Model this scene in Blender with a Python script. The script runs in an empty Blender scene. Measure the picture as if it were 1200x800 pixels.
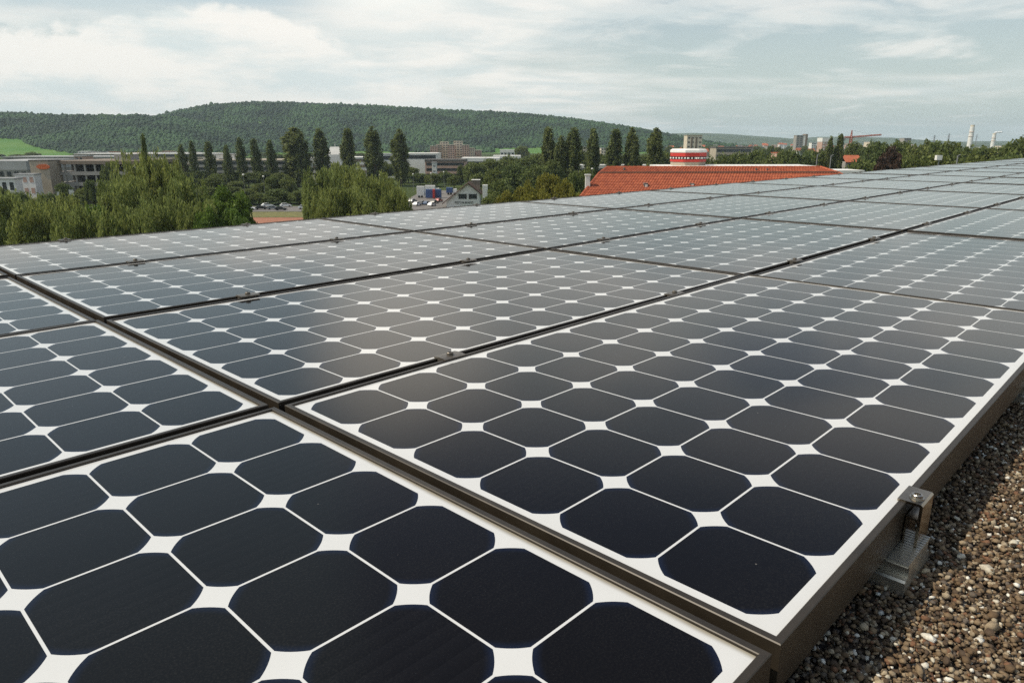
import bpy, math, random
import numpy as np
from math import radians, sin, cos, pi, sqrt, tan
from mathutils import Vector, Matrix

C = bpy.context.scene
COL = C.collection
R_ = random.Random(11)
NP = np.random.default_rng(11)

# ------------------------------------------------------------------ camera
EYE = 24.0
FPX, RX = 836.2, 1.2980
cd = bpy.data.cameras.new("camera")
cam = bpy.data.objects.new("camera", cd)
COL.objects.link(cam)
cam.location = (0, 0, EYE)
cam.rotation_euler = (RX, 0.001, 0)
cd.sensor_width = 36
cd.lens = FPX / 1200 * 36
cd.clip_start = 0.02
cd.clip_end = 40000
C.camera = cam

# ------------------------------------------------------------------ sun, sky, exposure
SUN_AZ, SUN_EL = radians(-98), radians(52)     # azimuth from +Y, clockwise
sd = Vector((sin(SUN_AZ) * cos(SUN_EL), cos(SUN_AZ) * cos(SUN_EL), sin(SUN_EL)))
sl = bpy.data.lights.new("sun", 'SUN')
sl.energy = 4.1
sl.angle = radians(0.6)
sl.color = (1.0, 0.905, 0.75)
sun = bpy.data.objects.new("sun", sl)
COL.objects.link(sun)
sun.rotation_euler = (-sd).to_track_quat('-Z', 'Y').to_euler()

w = bpy.data.worlds.new("World")
C.world = w
w.use_nodes = True
nt = w.node_tree
nt.nodes.clear()


def N(t, kind, **kw):
    n = t.nodes.new(kind)
    for k, v in kw.items():
        if k == 'ins':
            for a, b in v.items():
                n.inputs[a].default_value = b
        else:
            setattr(n, k, v)
    return n


def math_(t, op, a, b=None, clamp=False):
    n = t.nodes.new('ShaderNodeMath')
    n.operation = op
    n.use_clamp = clamp
    for i, v in enumerate((a, b)):
        if v is None:
            continue
        if isinstance(v, (int, float)):
            n.inputs[i].default_value = v
        else:
            t.links.new(v, n.inputs[i])
    return n.outputs[0]


def smooth(t, v, a, b):
    n = t.nodes.new('ShaderNodeMapRange')
    n.interpolation_type = 'SMOOTHSTEP'
    n.inputs['From Min'].default_value = a
    n.inputs['From Max'].default_value = b
    t.links.new(v, n.inputs['Value'])
    return n.outputs['Result']


def mixc(t, f, a, b):
    n = t.nodes.new('ShaderNodeMix')
    n.data_type = 'RGBA'
    for sock, v in ((n.inputs[0], f), (n.inputs[6], a), (n.inputs[7], b)):
        if isinstance(v, (int, float)):
            sock.default_value = v
        elif isinstance(v, tuple):
            sock.default_value = v if len(v) == 4 else v + (1,)
        else:
            t.links.new(v, sock)
    return n.outputs[2]


SKY_STR = 0.13
sky = N(nt, 'ShaderNodeTexSky', sky_type='NISHITA', sun_disc=False)
sky.sun_elevation = SUN_EL
sky.sun_rotation = SUN_AZ
sky.air_density = 1.0
sky.dust_density = 3.0
sky.ozone_density = 1.2
tc = N(nt, 'ShaderNodeTexCoord')
sep = N(nt, 'ShaderNodeSeparateXYZ')
nt.links.new(tc.outputs['Generated'], sep.inputs[0])
dx, dy, dz = sep.outputs
# clouds lie on a flat layer overhead, seen in perspective
den = math_(nt, 'ADD', math_(nt, 'MAXIMUM', dz, 0.0), 0.10)
cx = math_(nt, 'DIVIDE', dx, den)
cy = math_(nt, 'DIVIDE', dy, den)
comb = N(nt, 'ShaderNodeCombineXYZ')
nt.links.new(cx, comb.inputs[0])
nt.links.new(cy, comb.inputs[1])
nz1 = N(nt, 'ShaderNodeTexNoise', ins={'Scale': 0.62, 'Detail': 9.0, 'Roughness': 0.56, 'Distortion': 0.25})
mp = N(nt, 'ShaderNodeMapping')
mp.inputs['Location'].default_value = (3.1, 1.7, 0.0)
mp.inputs['Scale'].default_value = (0.75, 1.0, 1.0)
nt.links.new(comb.outputs[0], mp.inputs[0])
nt.links.new(mp.outputs[0], nz1.inputs['Vector'])
nz2 = N(nt, 'ShaderNodeTexNoise', ins={'Scale': 1.9, 'Detail': 8.0, 'Roughness': 0.6, 'Distortion': 0.3})
nt.links.new(mp.outputs[0], nz2.inputs['Vector'])
# the sheet of cloud is thickest to the left of the view, broken to the right, open overhead
azi = math_(nt, 'DIVIDE', dx, math_(nt, 'MAXIMUM', dy, 0.05))
left = math_(nt, 'MULTIPLY', smooth(nt, azi, -0.36, -0.17), smooth(nt, azi, 0.34, -0.04))
bias = math_(nt, 'MULTIPLY', left, 0.21)
band = smooth(nt, dz, 0.10, 0.175)
bias2 = math_(nt, 'MULTIPLY', band, 0.21)
nsum = math_(nt, 'ADD', math_(nt, 'ADD', nz1.outputs[0], bias), bias2)
mask = smooth(nt, nsum, 0.50, 0.76)
nz3 = N(nt, 'ShaderNodeTexNoise', ins={'Scale': 1.45, 'Detail': 9.0, 'Roughness': 0.58, 'Distortion': 0.4})
mp3 = N(nt, 'ShaderNodeMapping')
mp3.inputs['Location'].default_value = (7.3, 2.2, 0.0)
mp3.inputs['Rotation'].default_value = (0, 0, 0.35)
nt.links.new(comb.outputs[0], mp3.inputs[0])
nt.links.new(mp3.outputs[0], nz3.inputs['Vector'])
broken = smooth(nt, math_(nt, 'ADD', nz3.outputs[0], math_(nt, 'MULTIPLY', smooth(nt, dz, 0.085, 0.15), 0.17)), 0.53, 0.73)
mask = math_(nt, 'MAXIMUM', mask, math_(nt, 'MULTIPLY', broken, 0.72))
mask = math_(nt, 'MULTIPLY', mask, smooth(nt, dz, 0.52, 0.27))
gapb = math_(nt, 'MULTIPLY', smooth(nt, azi, -0.19, -0.33), smooth(nt, dz, 0.125, 0.175))
mask = math_(nt, 'MULTIPLY', mask, math_(nt, 'SUBTRACT', 1.0, math_(nt, 'MULTIPLY', gapb, 0.85)))
shade = smooth(nt, nz2.outputs[0], 0.34, 0.64)
ccol = mixc(nt, shade, (5.9, 6.4, 6.3), (8.0, 7.75, 7.25))
# a bank of cumulus standing on the horizon at the left
cv = N(nt, 'ShaderNodeCombineXYZ')
nt.links.new(azi, cv.inputs[0])
nt.links.new(math_(nt, 'MULTIPLY', dz, 1.9), cv.inputs[1])
nc1 = N(nt, 'ShaderNodeTexNoise', ins={'Scale': 6.5, 'Detail': 9.0, 'Roughness': 0.55})
nt.links.new(cv.outputs[0], nc1.inputs['Vector'])
cv2 = N(nt, 'ShaderNodeCombineXYZ')
nt.links.new(azi, cv2.inputs[0])
nt.links.new(math_(nt, 'MULTIPLY', dz, 4.5), cv2.inputs[1])
nc2 = N(nt, 'ShaderNodeTexNoise', ins={'Scale': 4.2, 'Detail': 8.0, 'Roughness': 0.6})
nt.links.new(cv2.outputs[0], nc2.inputs['Vector'])
topl = math_(nt, 'MULTIPLY', smooth(nt, azi, 0.12, -0.30), 0.142)
edge = math_(nt, 'ADD', math_(nt, 'SUBTRACT', topl, dz), math_(nt, 'MULTIPLY', math_(nt, 'SUBTRACT', nc1.outputs[0], 0.5), 0.17))
cum = math_(nt, 'MULTIPLY', smooth(nt, edge, -0.002, 0.014), smooth(nt, dy, 0.0, 0.3))
cumc = mixc(nt, smooth(nt, nc2.outputs[0], 0.36, 0.58), (5.8, 6.4, 6.35), (7.9, 7.65, 7.15))
skyc = sky.outputs[0]
# milky summer air low over the horizon
milk = math_(nt, 'MULTIPLY', smooth(nt, dz, 0.36, -0.02), 0.78)
milk = math_(nt, 'MULTIPLY', milk, math_(nt, 'SUBTRACT', 1.0, math_(nt, 'MULTIPLY', gapb, 0.45)))
skym = mixc(nt, milk, mixc(nt, math_(nt, 'MULTIPLY', gapb, 0.6), skyc, (3.4, 4.75, 5.5)), (5.35, 6.15, 5.8))
fin = mixc(nt, math_(nt, 'MULTIPLY', mask, 0.88), skym, ccol)
fin = mixc(nt, math_(nt, 'MULTIPLY', cum, 0.92), fin, cumc)
# thin sunlit cloud, brightest just left of the middle
core = N(nt, 'ShaderNodeVectorMath', operation='DISTANCE')
nt.links.new(tc.outputs['Generated'], core.inputs[0])
core.inputs[1].default_value = Vector((-0.150, 0.950, 0.290)).normalized()
glow = smooth(nt, math_(nt, 'ADD', core.outputs['Value'], math_(nt, 'MULTIPLY', math_(nt, 'SUBTRACT', nz2.outputs[0], 0.5), 0.12)), 0.175, 0.03)
fin = mixc(nt, math_(nt, 'MULTIPLY', glow, 0.85), fin, (10.8, 10.2, 9.2))
bg = N(nt, 'ShaderNodeBackground', ins={'Strength': SKY_STR})
nt.links.new(fin, bg.inputs[0])
wo = N(nt, 'ShaderNodeOutputWorld')
nt.links.new(bg.outputs[0], wo.inputs[0])

C.view_settings.view_transform = 'Standard'
C.view_settings.look = 'None'
C.view_settings.gamma = 1.0
C.view_settings.use_curve_mapping = False
C.view_settings.exposure = 0.0
C.render.engine = 'CYCLES'
C.cycles.use_denoising = False        # a little grain, like the film
C.cycles.volume_bounces = 0
C.cycles.max_bounces = 8

# ------------------------------------------------------------------ pixel rays (photo is 1200 x 800)
def at(px, py, Y):
    v = (400 - py) / FPX
    dyy = sin(RX) + v * cos(RX)
    return Vector(((px - 600) / FPX / dyy * Y, Y, EYE + Y * (-cos(RX) + v * sin(RX)) / dyy))


def wx(px, Y):
    return at(px, 190, Y).x


# ------------------------------------------------------------------ helpers
def link(o, parent=None):
    COL.objects.link(o)
    if parent is not None:
        o.parent = parent
    return o


def tag(o, label=None, cat=None, group=None, kind=None):
    for k, v in (('label', label), ('category', cat), ('group', group), ('kind', kind)):
        if v:
            o[k] = v
    return o


def thing(name, label, cat, loc=(0, 0, 0), rz=0, group=None):
    o = bpy.data.objects.new(name, None)
    o.empty_display_size = 0.2
    link(o)
    o.location = loc
    o.rotation_euler = (0, 0, rz)
    return tag(o, label, cat, group)


class MB:
    def __init__(self):
        self.v, self.f, self.m = [], [], []

    def add(self, vs, fs, mi=0):
        b = len(self.v)
        self.v += [tuple(p) for p in vs]
        self.f += [tuple(b + i for i in f) for f in fs]
        self.m += [mi] * len(fs)
        return self

    def box(self, x0, x1, y0, y1, z0, z1, mi=0):
        vs = [(x, y, z) for z in (z0, z1) for y in (y0, y1) for x in (x0, x1)]
        return self.add(vs, [(0, 2, 3, 1), (4, 5, 7, 6), (0, 1, 5, 4), (2, 6, 7, 3), (0, 4, 6, 2), (1, 3, 7, 5)], mi)

    def tube(self, p, q, r0, r1, n=8, mi=0, cap=True):
        p, q = Vector(p), Vector(q)
        d = (q - p).normalized()
        a = d.orthogonal().normalized()
        b = d.cross(a)
        vs = []
        for c, r in ((p, r0), (q, r1)):
            for i in range(n):
                t = 2 * pi * i / n
                vs.append(c + a * (r * cos(t)) + b * (r * sin(t)))
        fs = [(i, (i + 1) % n, n + (i + 1) % n, n + i) for i in range(n)]
        if cap:
            fs += [tuple(range(n - 1, -1, -1)), tuple(range(n, 2 * n))]
        return self.add(vs, fs, mi)

    def prism(self, poly, z0, z1, mi=0):
        n = len(poly)
        vs = [(x, y, z0) for x, y in poly] + [(x, y, z1) for x, y in poly]
        fs = [(i, (i + 1) % n, n + (i + 1) % n, n + i) for i in range(n)]
        fs += [tuple(range(n - 1, -1, -1)), tuple(range(n, 2 * n))]
        return self.add(vs, fs, mi)

    def extr_x(self, prof, x0, x1, mi=0):          # profile in (y, z), swept along x
        n = len(prof)
        vs = [(x0, y, z) for y, z in prof] + [(x1, y, z) for y, z in prof]
        fs = [(i, (i + 1) % n, n + (i + 1) % n, n + i) for i in range(n)]
        fs += [tuple(range(n - 1, -1, -1)), tuple(range(n, 2 * n))]
        return self.add(vs, fs, mi)

    def extr_y(self, prof, y0, y1, mi=0):          # profile in (x, z), swept along y
        n = len(prof)
        vs = [(x, y0, z) for x, z in prof] + [(x, y1, z) for x, z in prof]
        fs = [(i, (i + 1) % n, n + (i + 1) % n, n + i) for i in range(n)]
        fs += [tuple(range(n - 1, -1, -1)), tuple(range(n, 2 * n))]
        return self.add(vs, fs, mi)

    def mesh(self, name, mats, smooth=False, fix=True):
        me = bpy.data.meshes.new(name)
        me.from_pydata(self.v, [], self.f)
        for m in (mats if isinstance(mats, (list, tuple)) else [mats]):
            me.materials.append(m)
        me.polygons.foreach_set('material_index', self.m)
        if smooth:
            me.polygons.foreach_set('use_smooth', [True] * len(self.f))
        if fix:
            import bmesh
            bm = bmesh.new()
            bm.from_mesh(me)
            bmesh.ops.recalc_face_normals(bm, faces=bm.faces)
            bm.to_mesh(me)
            bm.free()
        me.update()
        return me

    def build(self, name, mats, parent=None, smooth=False, fix=True):
        return link(bpy.data.objects.new(name, self.mesh(name, mats, smooth, fix)), parent)


def mesh_np(name, verts, faces, mats, midx=None, smooth=False):
    """quads or tris as numpy arrays"""
    me = bpy.data.meshes.new(name)
    n, k = faces.shape
    me.vertices.add(len(verts))
    me.vertices.foreach_set('co', np.ascontiguousarray(verts, dtype=np.float32).ravel())
    me.loops.add(n * k)
    me.loops.foreach_set('vertex_index', np.ascontiguousarray(faces, dtype=np.int32).ravel())
    me.polygons.add(n)
    me.polygons.foreach_set('loop_start', np.arange(0, n * k, k, dtype=np.int32))
    me.polygons.foreach_set('loop_total', np.full(n, k, dtype=np.int32))
    for m in mats:
        me.materials.append(m)
    if midx is not None:
        me.polygons.foreach_set('material_index', np.ascontiguousarray(midx, dtype=np.int32))
    if smooth:
        me.polygons.foreach_set('use_smooth', np.ones(n, dtype=bool))
    me.update(calc_edges=True)
    me.validate()
    return me


def copy_tree(o, parent=None):
    c = o.copy()
    link(c, parent)
    for ch in list(o.children):
        copy_tree(ch, c)
    return c


ORD = ['first', 'second', 'third', 'fourth', 'fifth', 'sixth', 'seventh', 'eighth', 'ninth', 'tenth', 'eleventh', 'twelfth',
       'thirteenth', 'fourteenth', 'fifteenth', 'sixteenth', 'seventeenth', 'eighteenth', 'nineteenth', 'twentieth']

# ------------------------------------------------------------------ materials
def mat(name, col, rough=0.8, metal=0.0, spec=0.5, var=0.0, scale=3.0, col2=None, bump=0.0, bscale=None, coords='Object', detail=5.0):
    m = bpy.data.materials.new(name)
    m.use_nodes = True
    t = m.node_tree
    b = t.nodes['Principled BSDF']
    b.inputs['Roughness'].default_value = rough
    b.inputs['Metallic'].default_value = metal
    b.inputs['Specular IOR Level'].default_value = spec
    b.inputs['Base Color'].default_value = (*col, 1)
    if var or col2 or bump:
        c = N(t, 'ShaderNodeTexCoord')
        nz = N(t, 'ShaderNodeTexNoise', ins={'Scale': scale, 'Detail': detail, 'Roughness': 0.6})
        t.links.new(c.outputs[coords], nz.inputs['Vector'])
        lo = tuple(x * (1 - var) for x in col)
        hi = col2 if col2 else tuple(min(1, x * (1 + var)) for x in col)
        f = smooth(t, nz.outputs[0], 0.3, 0.7)
        t.links.new(mixc(t, f, lo, hi), b.inputs['Base Color'])
        if bump:
            nb = N(t, 'ShaderNodeTexNoise', ins={'Scale': bscale or scale * 4, 'Detail': 4.0})
            t.links.new(c.outputs[coords], nb.inputs['Vector'])
            bp = N(t, 'ShaderNodeBump', ins={'Strength': bump, 'Distance': 0.02})
            t.links.new(nb.outputs[0], bp.inputs['Height'])
            t.links.new(bp.outputs[0], b.inputs['Normal'])
    return m


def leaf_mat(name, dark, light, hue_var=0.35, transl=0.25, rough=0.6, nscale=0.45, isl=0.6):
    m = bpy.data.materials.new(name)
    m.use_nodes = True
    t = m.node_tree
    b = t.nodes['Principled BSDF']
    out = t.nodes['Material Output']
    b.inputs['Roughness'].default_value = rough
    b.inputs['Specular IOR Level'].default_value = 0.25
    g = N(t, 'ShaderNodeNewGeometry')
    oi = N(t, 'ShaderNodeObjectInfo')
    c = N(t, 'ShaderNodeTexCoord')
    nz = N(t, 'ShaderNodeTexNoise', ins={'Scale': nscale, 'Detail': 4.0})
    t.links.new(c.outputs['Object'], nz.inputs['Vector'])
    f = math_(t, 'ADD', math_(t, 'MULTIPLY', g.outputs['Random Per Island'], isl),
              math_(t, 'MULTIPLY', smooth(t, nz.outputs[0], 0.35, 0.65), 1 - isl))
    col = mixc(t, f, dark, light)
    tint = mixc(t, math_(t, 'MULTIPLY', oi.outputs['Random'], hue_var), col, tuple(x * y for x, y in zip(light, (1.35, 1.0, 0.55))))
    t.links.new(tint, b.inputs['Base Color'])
    tr = N(t, 'ShaderNodeBsdfTranslucent')
    t.links.new(tint, tr.inputs[0])
    mx = N(t, 'ShaderNodeMixShader', ins={0: transl})
    t.links.new(b.outputs[0], mx.inputs[1])
    t.links.new(tr.outputs[0], mx.inputs[2])
    t.links.new(mx.outputs[0], out.inputs[0])
    return m


M = {}
M['alu_black'] = mat('anodised_dark_frame', (0.036, 0.028, 0.019), 0.45, 0.25, var=0.22, scale=14)
M['clamp_steel'] = mat('bronze_steel_clamp', (0.26, 0.22, 0.17), 0.22, 1.0, var=0.2, scale=40)
M['alu'] = mat('mill_aluminium', (0.62, 0.58, 0.50), 0.34, 0.9, var=0.12, scale=30)
M['steel'] = mat('stainless_bolt', (0.40, 0.37, 0.32), 0.3, 1.0)
M['clamp_dark'] = mat('clamp_black_coat', (0.16, 0.14, 0.115), 0.42, 0.6, var=0.2, scale=60)
M['rubber'] = mat('black_void', (0.01, 0.009, 0.008), 0.8)


def cell_material():
    m = bpy.data.materials.new('silicon_cells_under_glass')
    m.use_nodes = True
    t = m.node_tree
    b = t.nodes['Principled BSDF']
    uv = N(t, 'ShaderNodeUVMap')
    uv.uv_map = 'cell'
    vl = N(t, 'ShaderNodeVectorMath', operation='LENGTH')
    t.links.new(uv.outputs[0], vl.inputs[0])
    rim = smooth(t, vl.outputs['Value'], 1.03, 1.22)
    wn = N(t, 'ShaderNodeTexWhiteNoise')
    tc_ = N(t, 'ShaderNodeTexCoord')
    sn = N(t, 'ShaderNodeVectorMath', operation='SNAP')
    sn.inputs[1].default_value = (CP, CP, 1.0)
    t.links.new(tc_.outputs['Object'], sn.inputs[0])
    t.links.new(sn.outputs[0], wn.inputs['Vector'])
    base = mixc(t, wn.outputs['Value'], (0.0042, 0.0036, 0.0034), (0.0066, 0.0060, 0.0062))
    col = mixc(t, math_(t, 'MULTIPLY', rim, 0.6), base, (0.009, 0.016, 0.040))
    # grains of dust lying on the glass
    c = N(t, 'ShaderNodeTexCoord')
    oi = N(t, 'ShaderNodeObjectInfo')
    va = N(t, 'ShaderNodeVectorMath', operation='ADD')
    t.links.new(c.outputs['Object'], va.inputs[0])
    t.links.new(math_(t, 'MULTIPLY', oi.outputs['Random'], 37.0), va.inputs[1])
    vo = N(t, 'ShaderNodeTexVoronoi', ins={'Scale': 34.0})
    t.links.new(va.outputs[0], vo.inputs['Vector'])
    sp = N(t, 'ShaderNodeSeparateColor')
    t.links.new(vo.outputs['Color'], sp.inputs[0])
    size = math_(t, 'MULTIPLY', smooth(t, sp.outputs[0], 0.93, 1.0), 0.042)
    speck = math_(t, 'LESS_THAN', vo.outputs['Distance'], size)
    nd = N(t, 'ShaderNodeTexNoise', ins={'Scale': 480.0, 'Detail': 3.0})
    t.links.new(va.outputs[0], nd.inputs['Vector'])
    nl = N(t, 'ShaderNodeTexNoise', ins={'Scale': 3.2, 'Detail': 6.0, 'Roughness': 0.65})
    t.links.new(va.outputs[0], nl.inputs['Vector'])
    film = math_(t, 'MULTIPLY', smooth(t, nl.outputs[0], 0.25, 0.8), math_(t, 'MULTIPLY', smooth(t, nd.outputs[0], 0.4, 0.75), 0.03))
    col = mixc(t, film, col, (0.34, 0.31, 0.26))
    col = mixc(t, math_(t, 'MULTIPLY', speck, 0.45), col, (0.26, 0.24, 0.21))
    t.links.new(col, b.inputs['Base Color'])
    b.inputs['IOR'].default_value = 1.25
    rr = N(t, 'ShaderNodeMapRange', ins={'To Min': 0.055, 'To Max': 0.12})
    t.links.new(nl.outputs[0], rr.inputs['Value'])
    t.links.new(rr.outputs[0], b.inputs['Roughness'])
    return m


def backsheet_material():
    m = bpy.data.materials.new('white_backsheet_under_glass')
    m.use_nodes = True
    t = m.node_tree
    b = t.nodes['Principled BSDF']
    c = N(t, 'ShaderNodeTexCoord')
    nl = N(t, 'ShaderNodeTexNoise', ins={'Scale': 14.0, 'Detail': 6.0, 'Roughness': 0.65})
    t.links.new(c.outputs['Object'], nl.inputs['Vector'])
    t.links.new(mixc(t, nl.outputs[0], (0.565, 0.56, 0.535), (0.625, 0.62, 0.60)), b.inputs['Base Color'])
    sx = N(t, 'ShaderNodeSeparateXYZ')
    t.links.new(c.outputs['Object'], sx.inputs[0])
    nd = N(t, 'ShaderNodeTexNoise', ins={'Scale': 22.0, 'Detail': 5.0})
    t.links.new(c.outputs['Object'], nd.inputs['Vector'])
    # tan band deepening towards the frame at one end
    end_band = smooth(t, math_(t, 'ADD', sx.outputs[0], math_(t, 'MULTIPLY', nd.outputs[0], 0.004)), OX1 - 0.0145, OX1 - 0.0068)
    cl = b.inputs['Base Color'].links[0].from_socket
    t.links.new(mixc(t, math_(t, 'MULTIPLY', end_band, 0.8), cl, (0.20, 0.165, 0.10)), b.inputs['Base Color'])
    b.inputs['Roughness'].default_value = 0.10
    b.inputs['IOR'].default_value = 1.46
    return m


CP = 0.1265
CM, LIPW = 0.0115, 0.0090          # white margin and frame lip
OX0, OX1 = -CM - LIPW, 12 * CP + CM + LIPW
M['cell'] = cell_material()
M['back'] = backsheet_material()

# ------------------------------------------------------------------ array frame: local x along the long side, y away from the gravel edge
ARR = 0.8049
TX, TY, TZ = -0.5281, -0.2035, 0.3991
PLANE = EYE - TZ
CP = 0.1265
PX, PY = 1.5755, 0.8165
NCOL0, NCOL1, NROW = -1, 15, 4
ca, sa = cos(ARR), sin(ARR)


def aw(x, y, z=0.0):
    x, y = x - TX, y - TY
    return Vector((ca * x - sa * y, sa * x + ca * y, PLANE + z))


# ------------------------------------------------------------------ large structure: ground, roof building
def hill_ridge(tab, x):
    xs = [a for a, b in tab]
    return np.interp(x, xs, [b for a, b in tab])


gm = bpy.data.materials.new('valley_floor')
gm.use_nodes = True
t = gm.node_tree
b = t.nodes['Principled BSDF']
b.inputs['Roughness'].default_value = 0.95
b.inputs['Specular IOR Level'].default_value = 0.1
c = N(t, 'ShaderNodeTexCoord')
n1 = N(t, 'ShaderNodeTexNoise', ins={'Scale': 0.018, 'Detail': 6.0})
n2 = N(t, 'ShaderNodeTexNoise', ins={'Scale': 0.9, 'Detail': 5.0})
t.links.new(c.outputs['Object'], n1.inputs['Vector'])
t.links.new(c.outputs['Object'], n2.inputs['Vector'])
ga = mixc(t, smooth(t, n1.outputs[0], 0.4, 0.6), (0.035, 0.055, 0.014), (0.075, 0.095, 0.026))
t.links.new(mixc(t, math_(t, 'MULTIPLY', n2.outputs[0], 0.55), ga, (0.03, 0.045, 0.012)), b.inputs['Base Color'])
g = MB()
g.add([(-7500, -600, 0), (7500, -600, 0), (7500, 11000, 0), (-7500, 11000, 0)], [(0, 1, 2, 3)])
tag(g.build('ground', gm), 'grassy valley floor', kind='structure')

# the flat-roofed building that carries the panels
M['conc'] = mat('grey_render', (0.36, 0.34, 0.30), 0.9, var=0.15, scale=0.6, bump=0.2)
M['felt'] = mat('roof_felt', (0.05, 0.045, 0.04), 0.9, var=0.2, scale=4)
bx0, bx1, by0, by1 = -3.2, 26.5, -7.0, 3.42
RZ = -0.086
bld = thing('flat_roof_building', 'flat roofed building whose gravel roof carries the solar panels', 'building', aw((bx0 + bx1) / 2, (by0 + by1) / 2, -PLANE), ARR)
hx, hy = (bx1 - bx0) / 2, (by1 - by0) / 2
top = PLANE + RZ
MB().box(-hx, hx, -hy, hy, 0, top - 0.42).build('wall', M['conc'], bld)
MB().box(-hx - 0.12, hx + 0.12, -hy - 0.12, hy + 0.02, top - 0.42, top - 0.022).build('roof_deck', M['felt'], bld)

# ------------------------------------------------------------------ solar panels
OY0, OY1 = -0.0115 - 0.0075, 6 * CP + 0.0115 + 0.0075


def frame_mesh():
    m = MB()
    prof = [(0.0, -0.046), (0.0, 0.0022), (0.0009, 0.0031), (0.0070, 0.0031), (0.0078, 0.0024), (0.0080, -0.0006),
            (0.0022, -0.0012), (0.0022, -0.0440), (0.0220, -0.0440), (0.0220, -0.046)]
    n = len(prof)
    cs = [(OX0, OY0, 1, 1), (OX1, OY0, -1, 1), (OX1, OY1, -1, -1), (OX0, OY1, 1, -1)]
    vs = []
    for (x, y, sx, sy) in cs:
        for d, z in prof:
            vs.append((x + sx * d * (1.1 if d < 0.009 else 1), y + sy * d, z))
    fs = []
    for k in range(4):
        k2 = (k + 1) % 4
        for i in range(n):
            i2 = (i + 1) % n
            fs.append((k * n + i, k2 * n + i, k2 * n + i2, k * n + i2))
    m.add(vs, fs)
    return m.mesh('frame', M['alu_black'])


def laminate_mesh():
    """one flush sheet: white backsheet tiles with the pseudo-square cells let into them"""
    x0, x1, y0, y1 = OX0 + 0.0045, OX1 - 0.0045, OY0 + 0.0045, OY1 - 0.0045
    h, rr = 0.06190, 0.0745
    a0 = math.acos(h / rr)
    loop = []
    for k in range(4):
        for j in range(7):
            a = a0 + (pi / 2 - 2 * a0) * j / 6 + k * pi / 2
            loop.append((rr * cos(a), rr * sin(a)))
    nl = len(loop)
    sq = [(x * CP / 2 / max(abs(x), abs(y)), y * CP / 2 / max(abs(x), abs(y))) for x, y in loop]
    mm = MB()
    W_, H_ = 12 * CP, 6 * CP
    o_ = [(x0, y0, 0), (x1, y0, 0), (x1, y1, 0), (x0, y1, 0)]
    i_ = [(0, 0, 0), (W_, 0, 0), (W_, H_, 0), (0, H_, 0)]
    mm.add(o_ + i_, [(k, (k + 1) % 4, 4 + (k + 1) % 4, 4 + k) for k in range(4)], 0)
    uv2 = [(0, 0)] * 16
    for i in range(12):
        for j in range(6):
            cx_, cy_ = (i + .5) * CP, (j + .5) * CP
            vs = [(cx_, cy_, 0)] + [(cx_ + x, cy_ + y, 0) for x, y in loop] + [(cx_ + x, cy_ + y, 0) for x, y in sq]
            mm.add(vs, [(0, 1 + k, 1 + (k + 1) % nl) for k in range(nl)], 1)
            for k in range(nl):
                k2 = (k + 1) % nl
                uv2 += [(0, 0), (loop[k][0] / 0.0625, loop[k][1] / 0.0625), (loop[k2][0] / 0.0625, loop[k2][1] / 0.0625)]
            mm.f += [tuple(len(mm.v) - len(vs) + q for q in (1 + k, 1 + nl + k, 1 + nl + (k + 1) % nl, 1 + (k + 1) % nl)) for k in range(nl)]
            mm.m += [0] * nl
            uv2 += [(0, 0)] * (4 * nl)
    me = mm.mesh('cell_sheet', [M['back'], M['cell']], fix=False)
    ul = me.uv_layers.new(name='cell')
    ul.data.foreach_set('uv', np.array(uv2, dtype=np.float32).ravel())
    return me


fm, lm = frame_mesh(), laminate_mesh()
ROWN = ['row along the gravel edge', 'second row from the gravel edge', 'third row from the gravel edge', 'outermost row by the trees']
pr = random.Random(5)
for r in range(NROW):
    for c_ in range(NCOL0, NCOL1 + 1):
        k = c_ - NCOL0
        if (r, c_) == (0, 0):
            lab = 'wide dark solar panel beside the gravel, its corner and steel end clamp in plain view'
        elif (r, c_) == (0, -1):
            lab = 'nearest solar panel, black and white, cut off by the bottom edge of the photo'
        else:
            lab = 'black and white solar panel, %s along in the %s' % (ORD[k], ROWN[r])
        p = thing('solar_panel', lab, 'solar panel', aw(c_ * PX, r * PY, pr.uniform(-0.0012, 0.0012)), ARR, 'solar panels laid in four rows on the roof')
        p.rotation_euler = (pr.gauss(0, 0.0012), pr.gauss(0, 0.0009), ARR)
        link(bpy.data.objects.new('frame', fm), p)
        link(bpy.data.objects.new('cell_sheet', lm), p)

# rails, clamps
RAILX = (0.331, 1.133)


def rail_mesh():
    m = MB()
    prof = [(-0.046, -0.0860), (0.046, -0.0860), (0.046, -0.0680), (0.044, -0.0655), (0.036, -0.0645), (0.036, -0.0520), (0.0425, -0.0505)]
    for i in range(14):            # ribbed top
        x = 0.0425 - 0.085 * (i + 0.2) / 14
        x2 = 0.0425 - 0.085 * (i + 0.7) / 14
        prof += [(x, -0.0475), (x2, -0.0475), (x2 - 0.0005, -0.0500), (x2 - 0.0022, -0.0500)]
    prof += [(-0.0425, -0.0505), (-0.036, -0.0520), (-0.036, -0.0645), (-0.044, -0.0655), (-0.046, -0.0680)]
    m.extr_y(prof, -0.041, NROW * PY + 0.012)
    return m.mesh('rail', M['alu'])


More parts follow.
